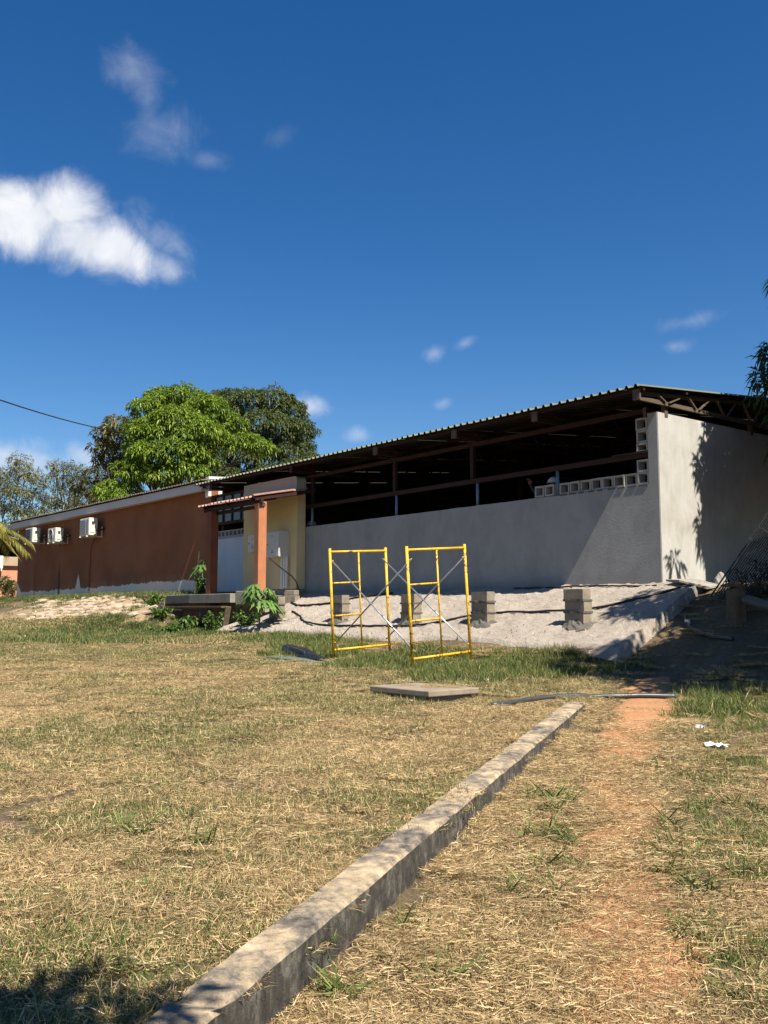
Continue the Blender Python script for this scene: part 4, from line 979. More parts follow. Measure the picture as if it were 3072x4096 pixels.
part(MB().box((-19, 33.2, 1.9), (-2, 41, 9.6)), 'walls', M['beige'], nb)
rt_ = thing('roof', None, None); rt_.parent = nb; rt_.location = (0, 0, 5)
tile = simple('brown_tile', (.25, .15, .075), .9, var=.3, scale=4, bmp=.3)
for r_ in range(7):
    y = 32.4 + r_ * .8; z = 9.55 + r_ * .2
    part(MB().prism([(-19.6, y), (-1, y), (-1, y + .85), (-19.6, y + .85)], [z - .06, z - .06, z + .15, z + .15], [z + .02, z + .02, z + .23, z + .23]), 'tile_course', tile, rt_)
w0 = Vector((-22.0, 2.0, 7.5)); w1 = Vector((-50.5, 24.0, 11.7)); b = []
for i in range(31):
    f = i / 30; p = w0.lerp(w1, f); p.z -= 1.0 * 4 * f * (1 - f) * .6; b.append(p)
tag(MB().tube(b, .022, 6).build('overhead_wire', M['cable']), 'thin black overhead wire running into the bright green tree', 'wire')
# ================================================================== trees
def unit(v): return v / (np.linalg.norm(v, axis=-1, keepdims=True) + 1e-9)
def leaves(P, Dv, L, W, droop, col, fold=.25, seg=2):
    """N leaves as folded strips: P base points, Dv directions, lengths, widths; returns V, F, C"""
    N = len(P); Dv = unit(Dv); upv = np.tile(np.array([0, 0, 1.]), (N, 1)) + rng.normal(0, .35, (N, 3))
    side = unit(np.cross(Dv, upv)); nrm = np.cross(side, Dv)
    g = np.array([0, 0, -1.])
    L = L[:, None]; W = W[:, None]; dr = droop[:, None]
    mid = P + Dv * L * .5 + g * L * dr * .18; tip = P + Dv * L * .92 + g * L * dr * .62
    a = mid + side * W * .5 + nrm * W * fold; b = mid - side * W * .5 + nrm * W * fold
    V = np.stack([P, a, mid, b, tip], 1).reshape(-1, 3)
    o = np.arange(N)[:, None] * 5
    F = np.concatenate([o + np.array([[0, 2, 1]]), o + np.array([[0, 3, 2]]), o + np.array([[1, 2, 4]]), o + np.array([[2, 3, 4]])])
    C = np.repeat(col, 5, 0)
    return V, F, C
def rand_dirs(n): return unit(rng.normal(0, 1, (n, 3)))
def crown_mesh(lobes, per_m2, nleaf, L, W, cols, droop=.8, shell=.35, upb=.25, cull=.72):
    """rosettes of drooping leaves spread over the outer shells of many overlapping lobes"""
    Ps, Ds, Cs = [], [], []
    LC = np.array([l[:3] for l in lobes], float); LR = np.array([l[3:6] for l in lobes], float)
    for li, l in enumerate(lobes):
        c = LC[li]; r = LR[li]; col = cols[l[6]] if len(l) > 6 else cols[0]
        n = int(per_m2 * 4 * math.pi * (np.prod(r) ** (2 / 3)))
        d = rand_dirs(n * 2); d = d[(d[:, 2] > -.55 - .3 * rng.random(len(d)))][:n]
        rad = 1 - shell * rng.random(len(d)) ** 2
        P = c + d * r * rad[:, None] * (1 + .10 * rng.normal(0, 1, (len(d), 1)))
        inside = np.zeros(len(P), bool)
        for lj in range(len(lobes)):
            if lj != li: inside |= (((P - LC[lj]) / (LR[lj] * cull)) ** 2).sum(1) < 1
        P = P[~inside]; d = d[~inside]
        Ps.append(P); Ds.append(d); k = len(P)
        base = np.array(col[0]) + (np.array(col[1]) - np.array(col[0])) * rng.random((k, 1))
        Cs.append(base * (.8 + .4 * rng.random((k, 1))))
    P = np.concatenate(Ps); d = np.concatenate(Ds); C = np.concatenate(Cs); n = len(P)
    P = np.repeat(P, nleaf, 0); C = np.repeat(C, nleaf, 0) * (.85 + .3 * rng.random((n * nleaf, 1))); d = np.repeat(d, nleaf, 0)
    dv = unit(rand_dirs(len(P)) * 1.0 + d * .6 + np.array([0, 0, upb]))
    l = L * (.65 + .6 * rng.random(len(P))); w = W * (.7 + .5 * rng.random(len(P)))
    return leaves(P + dv * .04, dv, l, w, droop * (.6 + .7 * rng.random(len(P))), C)
def limb(b, p, q, r0, r1, bend=.15, n=6):
    p = Vector(p); q = Vector(q); L = (q - p).length; o1 = Vector((random.uniform(-1, 1), random.uniform(-1, 1), random.uniform(0, .6))) * L * bend
    pts = []
    for i in range(n + 1):
        f = i / n; pts.append(p.lerp(q, f) + o1 * math.sin(math.pi * f) + Vector((random.uniform(-1, 1), random.uniform(-1, 1), 0)) * .03 * L * (0 < i < n))
    b.tube(pts, [r0 + (r1 - r0) * i / n for i in range(n + 1)], 7)
    return pts
def clumpify(lobes, k=7, f=.42):
    out = []
    for l in lobes:
        out.append((*l[:3], l[3] * .85, l[4] * .85, l[5] * .85, *l[6:]))
        for d in rand_dirs(k):
            d[2] = abs(d[2]) * .9 - .25
            out.append((l[0] + d[0] * l[3] * .8, l[1] + d[1] * l[4] * .8, l[2] + d[2] * l[5] * .8, l[3] * f, l[4] * f, l[5] * f * .8, *l[6:]))
    return out
def make_tree(name, label, base, fork, lobes, leafargs, trunk_r, group=None, twigs=0, clump=False):
    t_ = thing(name, label, 'tree', base, 0, group)
    off = np.array(base)
    b = MB(); limb(b, base, fork, trunk_r, trunk_r * .7, .06)
    for l in lobes:
        pts = limb(b, fork, l[:3], trunk_r * .28, .02, .10)
        for _ in range(twigs):
            q = Vector(l[:3]) + Vector(rand_dirs(1)[0]) * l[3] * .8; limb(b, pts[-2], q, .025, .008, .1, 3)
    o = b.build('trunk', M['bark'], t_, smooth=True); o.location = -Vector(base)
    V, F, C = crown_mesh(clumpify(lobes) if clump else lobes, **leafargs)
    o = link_obj('crown', np_mesh('crown', V, F, C), M['leaf'], t_); o.location = -Vector(base)
    return t_
def at(x, y, d):   # a point at distance d on the bearing where the photograph shows it
    return EYE + (ax + rt * ((x - 1536) / 3800) - cu * ((y - 2048) / 3800)) * d
def lobes_from(spec, d0, kind=0, sz=1.):
    """spec: (bearing x, height y, radius in image units, extra distance)"""
    out = []
    for x, y, r, dd in spec:
        d = d0 + dd; p = at(x, y, d); rm = r * d / 3800 * sz
        out.append((p.x, p.y, p.z, rm * 1.08, rm * 1.08, rm * .82, kind))
    return out
GREEN = [((.075, .145, .014), (.26, .345, .036))]
DARK = [((.058, .085, .024), (.135, .165, .052))]
RUSSET = [((.10, .10, .03), (.22, .20, .07))]
OLIVE = [((.10, .115, .04), (.25, .24, .10))]
br = lobes_from([(590, 1640, 70, 0), (650, 1600, 66, 1), (740, 1600, 80, 1), (830, 1640, 82, 0), (900, 1700, 72, 1), (560, 1720, 56, -1), (610, 1730, 84, -2), (700, 1690, 90, -2),
                 (800, 1730, 92, -2), (880, 1770, 66, -1), (550, 1800, 58, -2), (620, 1820, 84, -3), (720, 1810, 84, -3), (790, 1850, 64, -2), (560, 1880, 70, -3), (660, 1900, 74, -3),
                 (750, 1890, 66, -3), (500, 1880, 52, -2), (440, 1960, 52, -3), (520, 1960, 50, -3), (1040, 1790, 52, -3), (990, 1760, 40, -3), (700, 1640, 80, 3), (460, 1990, 44, -4)], 51)
c0 = at(690, 1800, 51)
make_tree('mango_tree', 'broad mango tree in bright yellow-green leaf behind the brown building', (c0.x, c0.y, 2.06), (c0.x, c0.y, 5.6), br,
          dict(per_m2=22, nleaf=9, L=.25, W=.075, cols=GREEN, droop=1.0), .32, clump=True)
dk = lobes_from([(930, 1595, 56, 0), (880, 1600, 52, 1), (860, 1640, 78, 0), (830, 1720, 80, 0), (880, 1760, 80, 0), (800, 1790, 70, 0), (920, 1640, 70, 0), (1000, 1610, 74, 0), (1090, 1600, 74, 0), (1160, 1650, 72, 0), (1200, 1720, 62, 0), (1130, 1720, 84, -2), (1040, 1700, 84, -2), (960, 1720, 70, -2),
                 (1210, 1790, 50, 0), (1150, 1800, 70, -2), (1070, 1800, 74, -2), (980, 1830, 70, -3), (1240, 1840, 44, -2), (1180, 1870, 56, -3), (1090, 1890, 60, -3), (1000, 1910, 60, -3), (900, 1850, 60, -3), (920, 1910, 56, -4), (850, 1880, 50, -4), (1270, 1860, 40, -3)], 61)
c0 = at(1060, 1800, 61)
make_tree('mango_tree', 'dark grey-green mango tree showing over the corrugated roof', (c0.x, c0.y, 2.06), (c0.x, c0.y, 6.5), dk,
          dict(per_m2=19, nleaf=9, L=.26, W=.075, cols=DARK, droop=1.0), .34, clump=True)
ru = lobes_from([(470, 1700, 46, 0), (430, 1740, 44, 0), (480, 1760, 46, 1), (415, 1790, 36, 0), (450, 1830, 44, 1), (500, 1850, 46, 2), (480, 1920, 44, 2), (410, 1840, 30, 1)], 52, 0, 1.2)
c0 = at(480, 1830, 52)
make_tree('mango_tree', 'smaller mango tree with russet young leaves left of the bright one', (c0.x, c0.y, 2.06), (c0.x, c0.y, 5.5), ru,
          dict(per_m2=9, nleaf=9, L=.34, W=.09, cols=RUSSET, droop=.95), .2, clump=True)
la = lobes_from([(80, 1850, 44, 0), (40, 1900, 46, 0), (110, 1900, 50, 0), (160, 1930, 40, -1), (60, 1960, 54, -1), (130, 1980, 52, -1), (0, 1950, 50, 0), (20, 2030, 56, 0), (90, 2050, 56, -1), (170, 2040, 44, -1), (200, 2000, 34, 0), (40, 2120, 54, 0), (10, 2200, 40, -1), (70, 2190, 40, 0), (-40, 1900, 50, 0), (-40, 2050, 60, 0)], 64)
c0 = at(60, 2050, 64)
make_tree('acacia_tree', 'loose feathery olive tree at the far end of the brown building', (c0.x, c0.y, 2.06), (c0.x, c0.y, 5.0), la,
          dict(per_m2=15, nleaf=7, L=.24, W=.06, cols=OLIVE, droop=.7, shell=.95, upb=.1), .2, 'feathery trees beyond the brown building', 3)
lb = lobes_from([(255, 1870, 40, 0), (230, 1900, 36, 0), (290, 1910, 38, 0), (250, 1950, 44, 0), (305, 1870, 22, 0), (340, 1880, 28, 0), (210, 1860, 24, 0), (270, 2000, 42, 0), (320, 1960, 36, 1), (225, 2010, 34, 0), (260, 2050, 36, 0)], 60)
c0 = at(265, 1960, 60)
make_tree('acacia_tree', 'sparse feathery tree standing between the olive tree and the russet mango', (c0.x, c0.y, 2.06), (c0.x, c0.y, 5.0), lb,
          dict(per_m2=13, nleaf=7, L=.23, W=.06, cols=OLIVE, droop=.7, shell=.95, upb=.1), .16, 'feathery trees beyond the brown building', 3)
lc = lobes_from([(390, 1900, 44, 0), (350, 1950, 48, 0), (400, 1970, 52, 0), (340, 2000, 44, -1), (410, 1880, 38, 0), (310, 1930, 30, -1), (320, 2040, 40, -2), (400, 2020, 44, -2)], 58)
c0 = at(370, 1980, 58)
make_tree('mango_tree', 'low dark olive mango tree just above the brown building roof', (c0.x, c0.y, 2.06), (c0.x, c0.y, 5.0), lc,
          dict(per_m2=11, nleaf=9, L=.3, W=.08, cols=[((.05, .055, .02), (.13, .12, .04))], droop=.9), .2)
for lab, sp, d in (('dark round shrub in front of the far salmon house', [(20, 2330, 26, 0), (50, 2345, 22, 0), (0, 2350, 26, 0), (35, 2370, 22, 0)], 54), ('dry brown low shrub at the corner of the brown building', [(20, 2400, 18, 0), (45, 2405, 14, 0), (0, 2405, 16, 0)], 48)):
    lo = lobes_from(sp, d); c0 = at(sp[0][0], 2400, d); t_ = thing('shrub', lab, 'shrub', (c0.x, c0.y, 2.0))
    b = MB(); [limb(b, (c0.x, c0.y, 2.0), l[:3], .03, .01) for l in lo]; o = b.build('stems', M['bark'], t_); o.location = -t_.location
    V, F, C = crown_mesh(lo, per_m2=60, nleaf=7, L=.14, W=.06, cols=DARK if 'dark' in lab else RUSSET, droop=.4, shell=.6)
    o = link_obj('foliage', np_mesh('foliage', V, F, C), M['leaf'], t_); o.location = -t_.location
# palm reaching in at the left edge
pc = at(-75, 2110, 40); t_ = thing('palm_tree', 'palm with drooping fronds at the end of the brown building', 'palm', (pc.x, pc.y, 2.06))
b = MB(); limb(b, (pc.x, pc.y, 2.0), pc, .16, .12, .03); o = b.build('trunk', M['bark'], t_, smooth=True); o.location = -t_.location
for k in range(16):
    a = 2 * math.pi * k / 16 + random.uniform(-.15, .15); el = random.uniform(-.15, .9); L = random.uniform(1.7, 2.2); d = Vector((math.cos(a) * math.cos(el), math.sin(a) * math.cos(el), math.sin(el)))
    pts = [pc + d * (L * f) + Vector((0, 0, -1)) * (f * f * L * .5) for f in np.linspace(0, 1, 9)]
    b = MB(); b.tube(pts, [.02 - .015 * f for f in np.linspace(0, 1, 9)], 5); fr_ = b.build('frond', M['stem'], t_); fr_.location = -t_.location
    P_, D_ = [], []
    for f in np.linspace(.12, 1, 34):
        i = min(int(f * 8), 7); u = f * 8 - i; p = pts[i].lerp(pts[i + 1], u); tg = (pts[i + 1] - pts[i]).normalized(); s = tg.cross(Vector((0, 0, 1))).normalized()
        for sg in (-1, 1): P_.append(p); D_.append(s * sg + tg * .75)
    P_ = np.array(P_); n = len(P_); cc = np.array([[.16, .17, .03]]) + rng.random((n, 1)) * np.array([[.16, .10, .02]])
    V, F, C = leaves(P_, np.array(D_), np.full(n, .62) * (.7 + .4 * rng.random(n)), np.full(n, .035), np.full(n, .8), cc)
    o = link_obj('leaflets', np_mesh('leaflets', V, F, C), M['leaf'], fr_)
# mango tree standing to the right: its crown shades the end wall and reaches into view
rl = []
for it_ in range(9000):
    p = np.array([-4.0, 14.6, 6.2]) + unit(rng.normal(0, 1, 3)) * rng.random() ** .4 * np.array([5., 5.2, 2.7])
    if it_ < 1500: p = np.array([rng.uniform(-9, -5), rng.uniform(16.2, 20.5), rng.uniform(4.4, 8.8)])
    r = .72
    if p[2] < 3.7 or p[0] < XR + .9 or p[1] < 10.6: continue
    q = Vector(p) - EYE
    if (q.dot(rt) - r - .22) / max(q.dot(ax), .1) < .404: continue                     # crown kept outside the camera's view
    if p[1] < 16.3 and p[2] > 1.42 * (p[0] - 1.9) + 16.4: continue                      # front half of the end wall stays in the sun
    if all(np.linalg.norm(p - np.array(l[:3])) > .8 for l in rl): rl.append((p[0], p[1], p[2], r, r, .6, 0))
    if len(rl) >= 190: break
rl.append((-7.80, 14.58, 5.72, .15, .15, .15, 0))  # unseen spray added for the spiky shadow at the wall corner
for k in range(22):                                                                     # unseen sprays added up-sun of the end wall to fray its shadow
    wy, wz, ss = 15.75 + .5 * rng.random(), 2.3 + 2.7 * rng.random(), 3.2 + 1.6 * rng.random(); q = Vector((XR, wy, wz)) + sun_dir * ss
    rl.append((q.x, q.y, q.z, .2, .2, .2, 0))
for k in range(13):  # more unseen sprays, added for leaf shadows on the apron
    gx_, gy_, ss = -10.35 + 1.0 * rng.random(), 12.5 + 1.4 * rng.random(), 5.9 + 1.2 * rng.random(); q = Vector((gx_, gy_, 1.6)) + sun_dir * ss
    rl.append((q.x, q.y, q.z, .22, .22, .2, 0))
for x, y, d, r in ((3060, 1440, 17.4, .22), (3045, 1500, 17.2, .18), (3065, 1560, 17.4, .2), (3112, 1640, 17.2, .16), (3100, 1400, 17.6, .2), (3112, 1500, 17.4, .26)):
    p = at(x, y, d); rl.append((p.x, p.y, p.z, r, r, r * .85, 0))
make_tree('mango_tree', 'dark mango tree at the end wall, long drooping leaves reaching in beside the roof', (-4.6, 16.2, 1.95), (-4.8, 15.9, 4.2), rl,
          dict(per_m2=17, nleaf=9, L=.28, W=.058, cols=[((.035, .065, .015), (.075, .12, .03))], droop=.95, shell=.6, cull=.35), .26)
# unseen tree added behind the camera, crown placed to shade the near kerb
sh = [(-.52, 1.02, 3.95, .36, .36, .3, 0), (-.28, .60, 4.1, .46, .46, .36, 0), (-.85, .60, 3.75, .36, .36, .3, 0), (-.1, .7, 4.4, .4, .4, .3, 0), (.3, .1, 4.6, .6, .6, .5, 0), (.9, -.4, 4.9, .7, .7, .6, 0), (.2, -.7, 4.7, .6, .6, .5, 0)]
make_tree('mango_tree', 'unseen tree added behind the camera to cast shadow on the near kerb', (1.5, -1.2, -.1), (1.2, -.9, 3.2), sh,
          dict(per_m2=40, nleaf=9, L=.2, W=.045, cols=DARK, droop=.8, shell=.7), .1)

# ================================================================== papaya plants
def papaya_leaf(mb_list, base, tipdir, size, droop, col):
    """palmate leaf: seven toothed lobes round the stalk end"""
    d = Vector(tipdir).normalized(); side = d.cross(Vector((0, 0, 1))).normalized(); nrm = side.cross(d)
    V, F = mb_list
    for k, an in enumerate((-2.1, -1.4, -.7, 0, .7, 1.4, 2.1)):
        L = size * (1 - .11 * abs(k - 3)); e = d * math.cos(an) + side * math.sin(an); s = side * math.cos(an) - d * math.sin(an)
        prof = [(0, .02), (.25, .06), (.42, .13), (.5, .07), (.68, .15), (.75, .06), (1, .0)]
        o = len(V)
        for f, w in prof:
            c = Vector(base) + e * (L * f) + Vector((0, 0, -1)) * (droop * L * f * f) + nrm * (.03 * L * math.sin(f * 6))
            V.append(c + s * (w * L)); V.append(c + nrm * -.012 * L); V.append(c - s * (w * L))
        for q in range(len(prof) - 1):
            a = o + q * 3; F.append((a, a + 1, a + 4, a + 3)); F.append((a + 1, a + 2, a + 5, a + 4))
def papaya(x, y, z, h, nl, size, label, spread=.45):
    t_ = thing('papaya_plant', label, 'plant', (x, y, z))
    top = Vector((.03, 0, h * .72))
    MB().tube([(0, 0, -.05), (.01, .0, h * .35), top], [.022, .018, .012], 8).build('stem', M['stem'], t_, smooth=True)
    for k in range(nl):
        a = 2.4 * k + random.uniform(-.3, .3); el = random.uniform(.1, 1.0); L = spread * random.uniform(.6, 1.1)
        st = top + Vector((0, 0, -random.uniform(0, .22) * h)); d = Vector((math.cos(a) * math.cos(el), math.sin(a) * math.cos(el), math.sin(el)))
        e = st + d * L
        lf_ = MB().tube([st, st.lerp(e, .5) + Vector((0, 0, .03)), e], .006, 5).build('leaf_stalk', M['stem'], t_)
        V, F = [], []
        papaya_leaf((V, F), e, Vector((d.x, d.y, -.25)), size * random.uniform(.8, 1.15), random.uniform(.35, .8), None)
        g = random.uniform(.75, 1.3); cc = np.tile(np.array([[.085 * g, .16 * g, .035 * g]]), (len(V), 1)); cc[1::3] *= 1.5
        link_obj('leaf', np_mesh('leaf', np.array([tuple(v) for v in V]), np.array(F), cc), M['leaf'], t_)
    return t_
papaya(-19.94, 12.0, gz(-19.94, 12.0), 1.12, 20, .40, 'young papaya with large drooping lobed leaves in front of the orange post', .36)
papaya(-26.25, 13.75, 2.1, 1.25, 6, .38, 'thin papaya seedling in shade against the brown wall', .3)
tag(MB().tube([(-26.75, 13.75, 2.0), (-26.72, 13.78, 2.7), (-26.6, 13.8, 3.2), (-26.6, 13.82, 3.52)], [.022, .02, .016, .012], 7).build('bare_stick', M['bark']), 'bare dark stick standing beside the papaya seedling at the brown wall', 'stick')
def weed(x, y, z, h, w, n, label, group):
    t_ = thing('weed', label, 'weed', (x, y, z), 0, group)
    b = MB(); Ps = []; Ds = []
    for k in range(max(3, n // 14)):
        a = random.uniform(0, 6.28); e = Vector((math.cos(a) * w * random.uniform(.2, 1), math.sin(a) * w * random.uniform(.2, 1), h * random.uniform(.6, 1)))
        pts = limb(b, (0, 0, -.03), e, .007, .003, .12, 5)
        for p in pts[1:]:
            for _ in range(n * 3 // (5 * max(3, n // 14)) + 1): Ps.append(p); Ds.append(rand_dirs(1)[0] + np.array([0, 0, .3]))
    b.build('stems', M['stem'], t_)
    P_ = np.array([tuple(p) for p in Ps]); m_ = len(P_); cc = (np.array([[.09, .16, .03]]) * (.6 + .8 * rng.random((m_, 1))))
    V, F, C = leaves(P_, np.array(Ds), .11 * (.6 + .7 * rng.random(m_)), .055 * (.7 + .5 * rng.random(m_)), np.full(m_, .5), cc)
    link_obj('leaves', np_mesh('leaves', V, F, C), M['leaf'], t_)
weed(-25.95, 13.55, 2.05, .55, .22, 150, 'bushy green weed at the foot of the brown porch post', 'leafy weeds by the landing')
for i, (x, y, h, w, lab) in enumerate(((-25.2, 11.6, .38, .5, 'broad patch of leafy weeds below the broken steps'), (-24.2, 11.45, .3, .45, 'low leafy weeds below the middle of the landing'), (-22.8, 11.5, .42, .5, 'leafy weeds below the propped end of the landing'),
        (-21.7, 11.7, .5, .45, 'tall leafy weed between the landing and the papaya'), (-20.9, 12.2, .4, .35, 'leafy weed right behind the papaya stem'), (-22.2, 10.6, .25, .55, 'low leafy weeds on the lawn before the papaya'))):
    weed(x, y, gz(x, y), h, w, 170, lab, 'leafy weeds by the landing')
# dead brush under the mesh panel
P_ = []; b = MB()
for _ in range(170):
    x = random.uniform(-8.3, -6.0); y = random.uniform(13.6, 15.0) ; p = Vector((x, y, gz(x, y) + random.uniform(0, .3))); d = Vector(rand_dirs(1)[0]); d.z = abs(d.z) * .5
    b.tube([p, p + d * random.uniform(.2, .45) + Vector((0, 0, .04)), p + d * random.uniform(.5, .9)], [.007, .005, .003], 4)
    P_ += [p + d * random.uniform(.1, .6) for _ in range(10)]
tag(b.build('dead_brush', M['bark']), 'tangle of dead twigs in the shade under the mesh panel', 'brush', kind='stuff')
P_ = np.array([tuple(p) for p in P_]); n = len(P_)
V, F, C = leaves(P_, rand_dirs(n), np.full(n, .14), np.full(n, .04), np.full(n, .8), np.array([[.07, .06, .03]]) * (.5 + rng.random((n, 1))))
tag(link_obj('leaf_litter', np_mesh('leaf_litter', V, F, C), M['leaf']), 'dry fallen leaves heaped in the shade under the mesh panel', 'leaf litter', kind='stuff')

# ================================================================== grass
STRAW = np.array([[.57, .43, .22], [.51, .375, .185], [.42, .30, .15], [.63, .495, .29], [.32, .22, .11], [.26, .175, .09]])
GRN = np.array([[.105, .15, .032], [.075, .12, .028], [.14, .165, .05], [.06, .105, .03], [.19, .19, .07]])
def blades(n, rad, l0, l1, w, tilt0, tilt1, greenf, flat=False, curl=.5):
    a = rng.random(n) * 6.283; rr = rad * np.sqrt(rng.random(n)); P = np.stack([rr * np.cos(a), rr * np.sin(a), rng.random(n) * (.025 if flat else .0)], 1)
    az = rng.random(n) * 6.283; ti = np.radians(tilt0 + (tilt1 - tilt0) * rng.random(n))
    d = np.stack([np.sin(ti) * np.cos(az), np.sin(ti) * np.sin(az), np.cos(ti)], 1); s = np.stack([-np.sin(az), np.cos(az), 0 * az], 1)
    tw = rng.random(n) * 6.283 if flat else rng.normal(0, .6, n)
    L = (l0 + (l1 - l0) * rng.random(n))[:, None]; W = (w * (.6 + .8 * rng.random(n)))[:, None]
    nn = np.cross(d, s); s = s * np.cos(tw)[:, None] + nn * np.sin(tw)[:, None]
    bend = np.array([0, 0, -1.]) * L * curl * rng.random((n, 1))
    if flat: bend = rng.normal(0, .12, (n, 3)) * L
    p1 = P + d * L * .55 + bend * .25; p2 = P + d * L + bend
    p1[:, 2] = np.maximum(p1[:, 2], .004); p2[:, 2] = np.maximum(p2[:, 2], .002)
    V = np.stack([P - s * W * .5, P + s * W * .5, p1 + s * W * .4, p1 - s * W * .4, p2], 1).reshape(-1, 3)
    o = np.arange(n)[:, None] * 5
    F = np.concatenate([o + np.array([[0, 1, 2]]), o + np.array([[0, 2, 3]]), o + np.array([[3, 2, 4]])])
    g = rng.random(n) < greenf
    c = np.where(g[:, None], GRN[rng.integers(0, len(GRN), n)], STRAW[rng.integers(0, len(STRAW), n)]) * (.7 + .6 * rng.random((n, 1)))
    return V, F, np.repeat(c, 5, 0)
def proto(name, *sets):
    V, F, C = [], [], []; o = 0
    for v, f, c in sets: V.append(v); F.append(f + o); C.append(c); o += len(v)
    me = np_mesh(name, np.concatenate(V), np.concatenate(F), np.concatenate(C)); me.materials.append(M['grass'])
    return bpy.data.objects.new(name, me)
PR = {
 'dry': [proto('dry_patch', blades(680, .27, .025, .085, .003, 25, 88, .15), blades(280, .29, .025, .085, .003, 80, 90, .0, True), blades(2, .22, .14, .26, .0034, 60, 86, .0, curl=.3)) for _ in range(6)],
 'mix': [proto('mixed_patch', blades(680, .27, .03, .095, .0033, 15, 80, .62), blades(120, .28, .03, .09, .0034, 84, 90, .0, True)) for _ in range(5)],
 'fine': [proto('fine_straw', blades(260, .29, .02, .075, .003, 86, 90, .01, True)) for _ in range(4)],
 'green': [proto('green_tuft', blades(80, .13, .09, .24, .0055, 5, 55, .88, curl=.8)) for _ in range(3)],
 'straw': [proto('straw_litter', blades(620, .29, .02, .085, .003, 86, 90, .01, True), blades(120, .29, .03, .08, .0032, 20, 80, .25)) for _ in range(4)],
 'wide': [proto('crab_grass', blades(26, .05, .12, .28, .010, 35, 82, 1.0, curl=.7), blades(20, .14, .05, .1, .004, 80, 90, 0., True)) for _ in range(3)],
 'far': [proto('coarse_tuft', blades(130, .3, .07, .16, .011, 20, 80, .45)) for _ in range(2)],
 'fargreen': [proto('coarse_green_tuft', blades(130, .3, .08, .20, .012, 10, 60, .9)) for _ in range(2)],
}
def scatter(name, label, cat, sets):
    """geometry-nodes scatter of blade tufts; sets = [(proto objects, xyz, scale)]"""
    P_, Rr, Sc, Id, objs = [], [], [], [], []
    for obs, pts, sc in sets:
        if len(pts) == 0: continue
        k = rng.integers(0, len(obs), len(pts)); Id.append(k + len(objs)); objs += obs
        P_.append(pts); n = len(pts); Sc.append(sc * (.75 + .5 * rng.random(n)))
        Rr.append(np.stack([rng.normal(0, .06, n), rng.normal(0, .06, n), rng.random(n) * 6.283], 1))
    P_ = np.concatenate(P_); Rr = np.concatenate(Rr).astype(np.float32); Sc = np.concatenate(Sc).astype(np.float32); Id = np.concatenate(Id).astype(np.int32)
    me = bpy.data.meshes.new(name); me.vertices.add(len(P_)); me.vertices.foreach_set('co', P_.astype(np.float32).ravel())
    me.attributes.new('rot', 'FLOAT_VECTOR', 'POINT').data.foreach_set('vector', Rr.ravel())
    me.attributes.new('scl', 'FLOAT', 'POINT').data.foreach_set('value', Sc)
    me.attributes.new('kid', 'INT', 'POINT').data.foreach_set('value', Id)
    o = link_obj(name, me, M['grass'])
    ng = bpy.data.node_groups.new(name + '_scatter', 'GeometryNodeTree')
    ng.interface.new_socket('Geometry', in_out='INPUT', socket_type='NodeSocketGeometry'); ng.interface.new_socket('Geometry', in_out='OUTPUT', socket_type='NodeSocketGeometry')
    gi = ng.nodes.new('NodeGroupInput'); go = ng.nodes.new('NodeGroupOutput'); jn = ng.nodes.new('GeometryNodeJoinGeometry')
    def attr(nm, ty):
        a = ng.nodes.new('GeometryNodeInputNamedAttribute'); a.data_type = ty; a.inputs[0].default_value = nm; return a.outputs[0]
    ar, as_, ai = attr('rot', 'FLOAT_VECTOR'), attr('scl', 'FLOAT'), attr('kid', 'INT')
    for k, ob in enumerate(objs):
        oi = ng.nodes.new('GeometryNodeObjectInfo'); oi.inputs['Object'].default_value = ob; oi.inputs['As Instance'].default_value = True
        cp = ng.nodes.new('FunctionNodeCompare'); cp.data_type = 'INT'; cp.operation = 'EQUAL'; ng.links.new(ai, cp.inputs[2]); cp.inputs[3].default_value = k
        ip = ng.nodes.new('GeometryNodeInstanceOnPoints'); ng.links.new(gi.outputs[0], ip.inputs['Points']); ng.links.new(cp.outputs[0], ip.inputs['Selection'])
        ng.links.new(oi.outputs['Geometry'], ip.inputs['Instance']); ng.links.new(ar, ip.inputs['Rotation']); ng.links.new(as_, ip.inputs['Scale']); ng.links.new(ip.outputs[0], jn.inputs[0])
    ng.links.new(jn.outputs[0], go.inputs[0])
    md = o.modifiers.new('scatter', 'NODES'); md.node_group = ng
    return tag(o, label, cat, kind='stuff')
def cand(n, x0, x1, y0, y1):
    X = x0 + (x1 - x0) * rng.random(n); Y = y0 + (y1 - y0) * rng.random(n); return X, Y
def keep_view(X, Y, margin=.07):
    d = fw.x * X + fw.y * Y; l = rt.x * X + rt.y * Y
    return (d > 2.2) & (np.abs(l) < (.404 + margin) * d + .5), d, l
def path_mask(X, Y):
    best = np.full(X.shape, 9.); v = np.zeros(X.shape)
    for t_ in np.linspace(0, 1, 120):
        cx = np.interp(t_, tt, PC[:, 0]); cy = np.interp(t_, tt, PC[:, 1]); w = np.interp(t_, tt, PWL)
        q = np.hypot(X - cx, Y - cy) / w; m_ = q < best; best = np.where(m_, q, best); v = np.where(m_, t_, v)
    return best, v
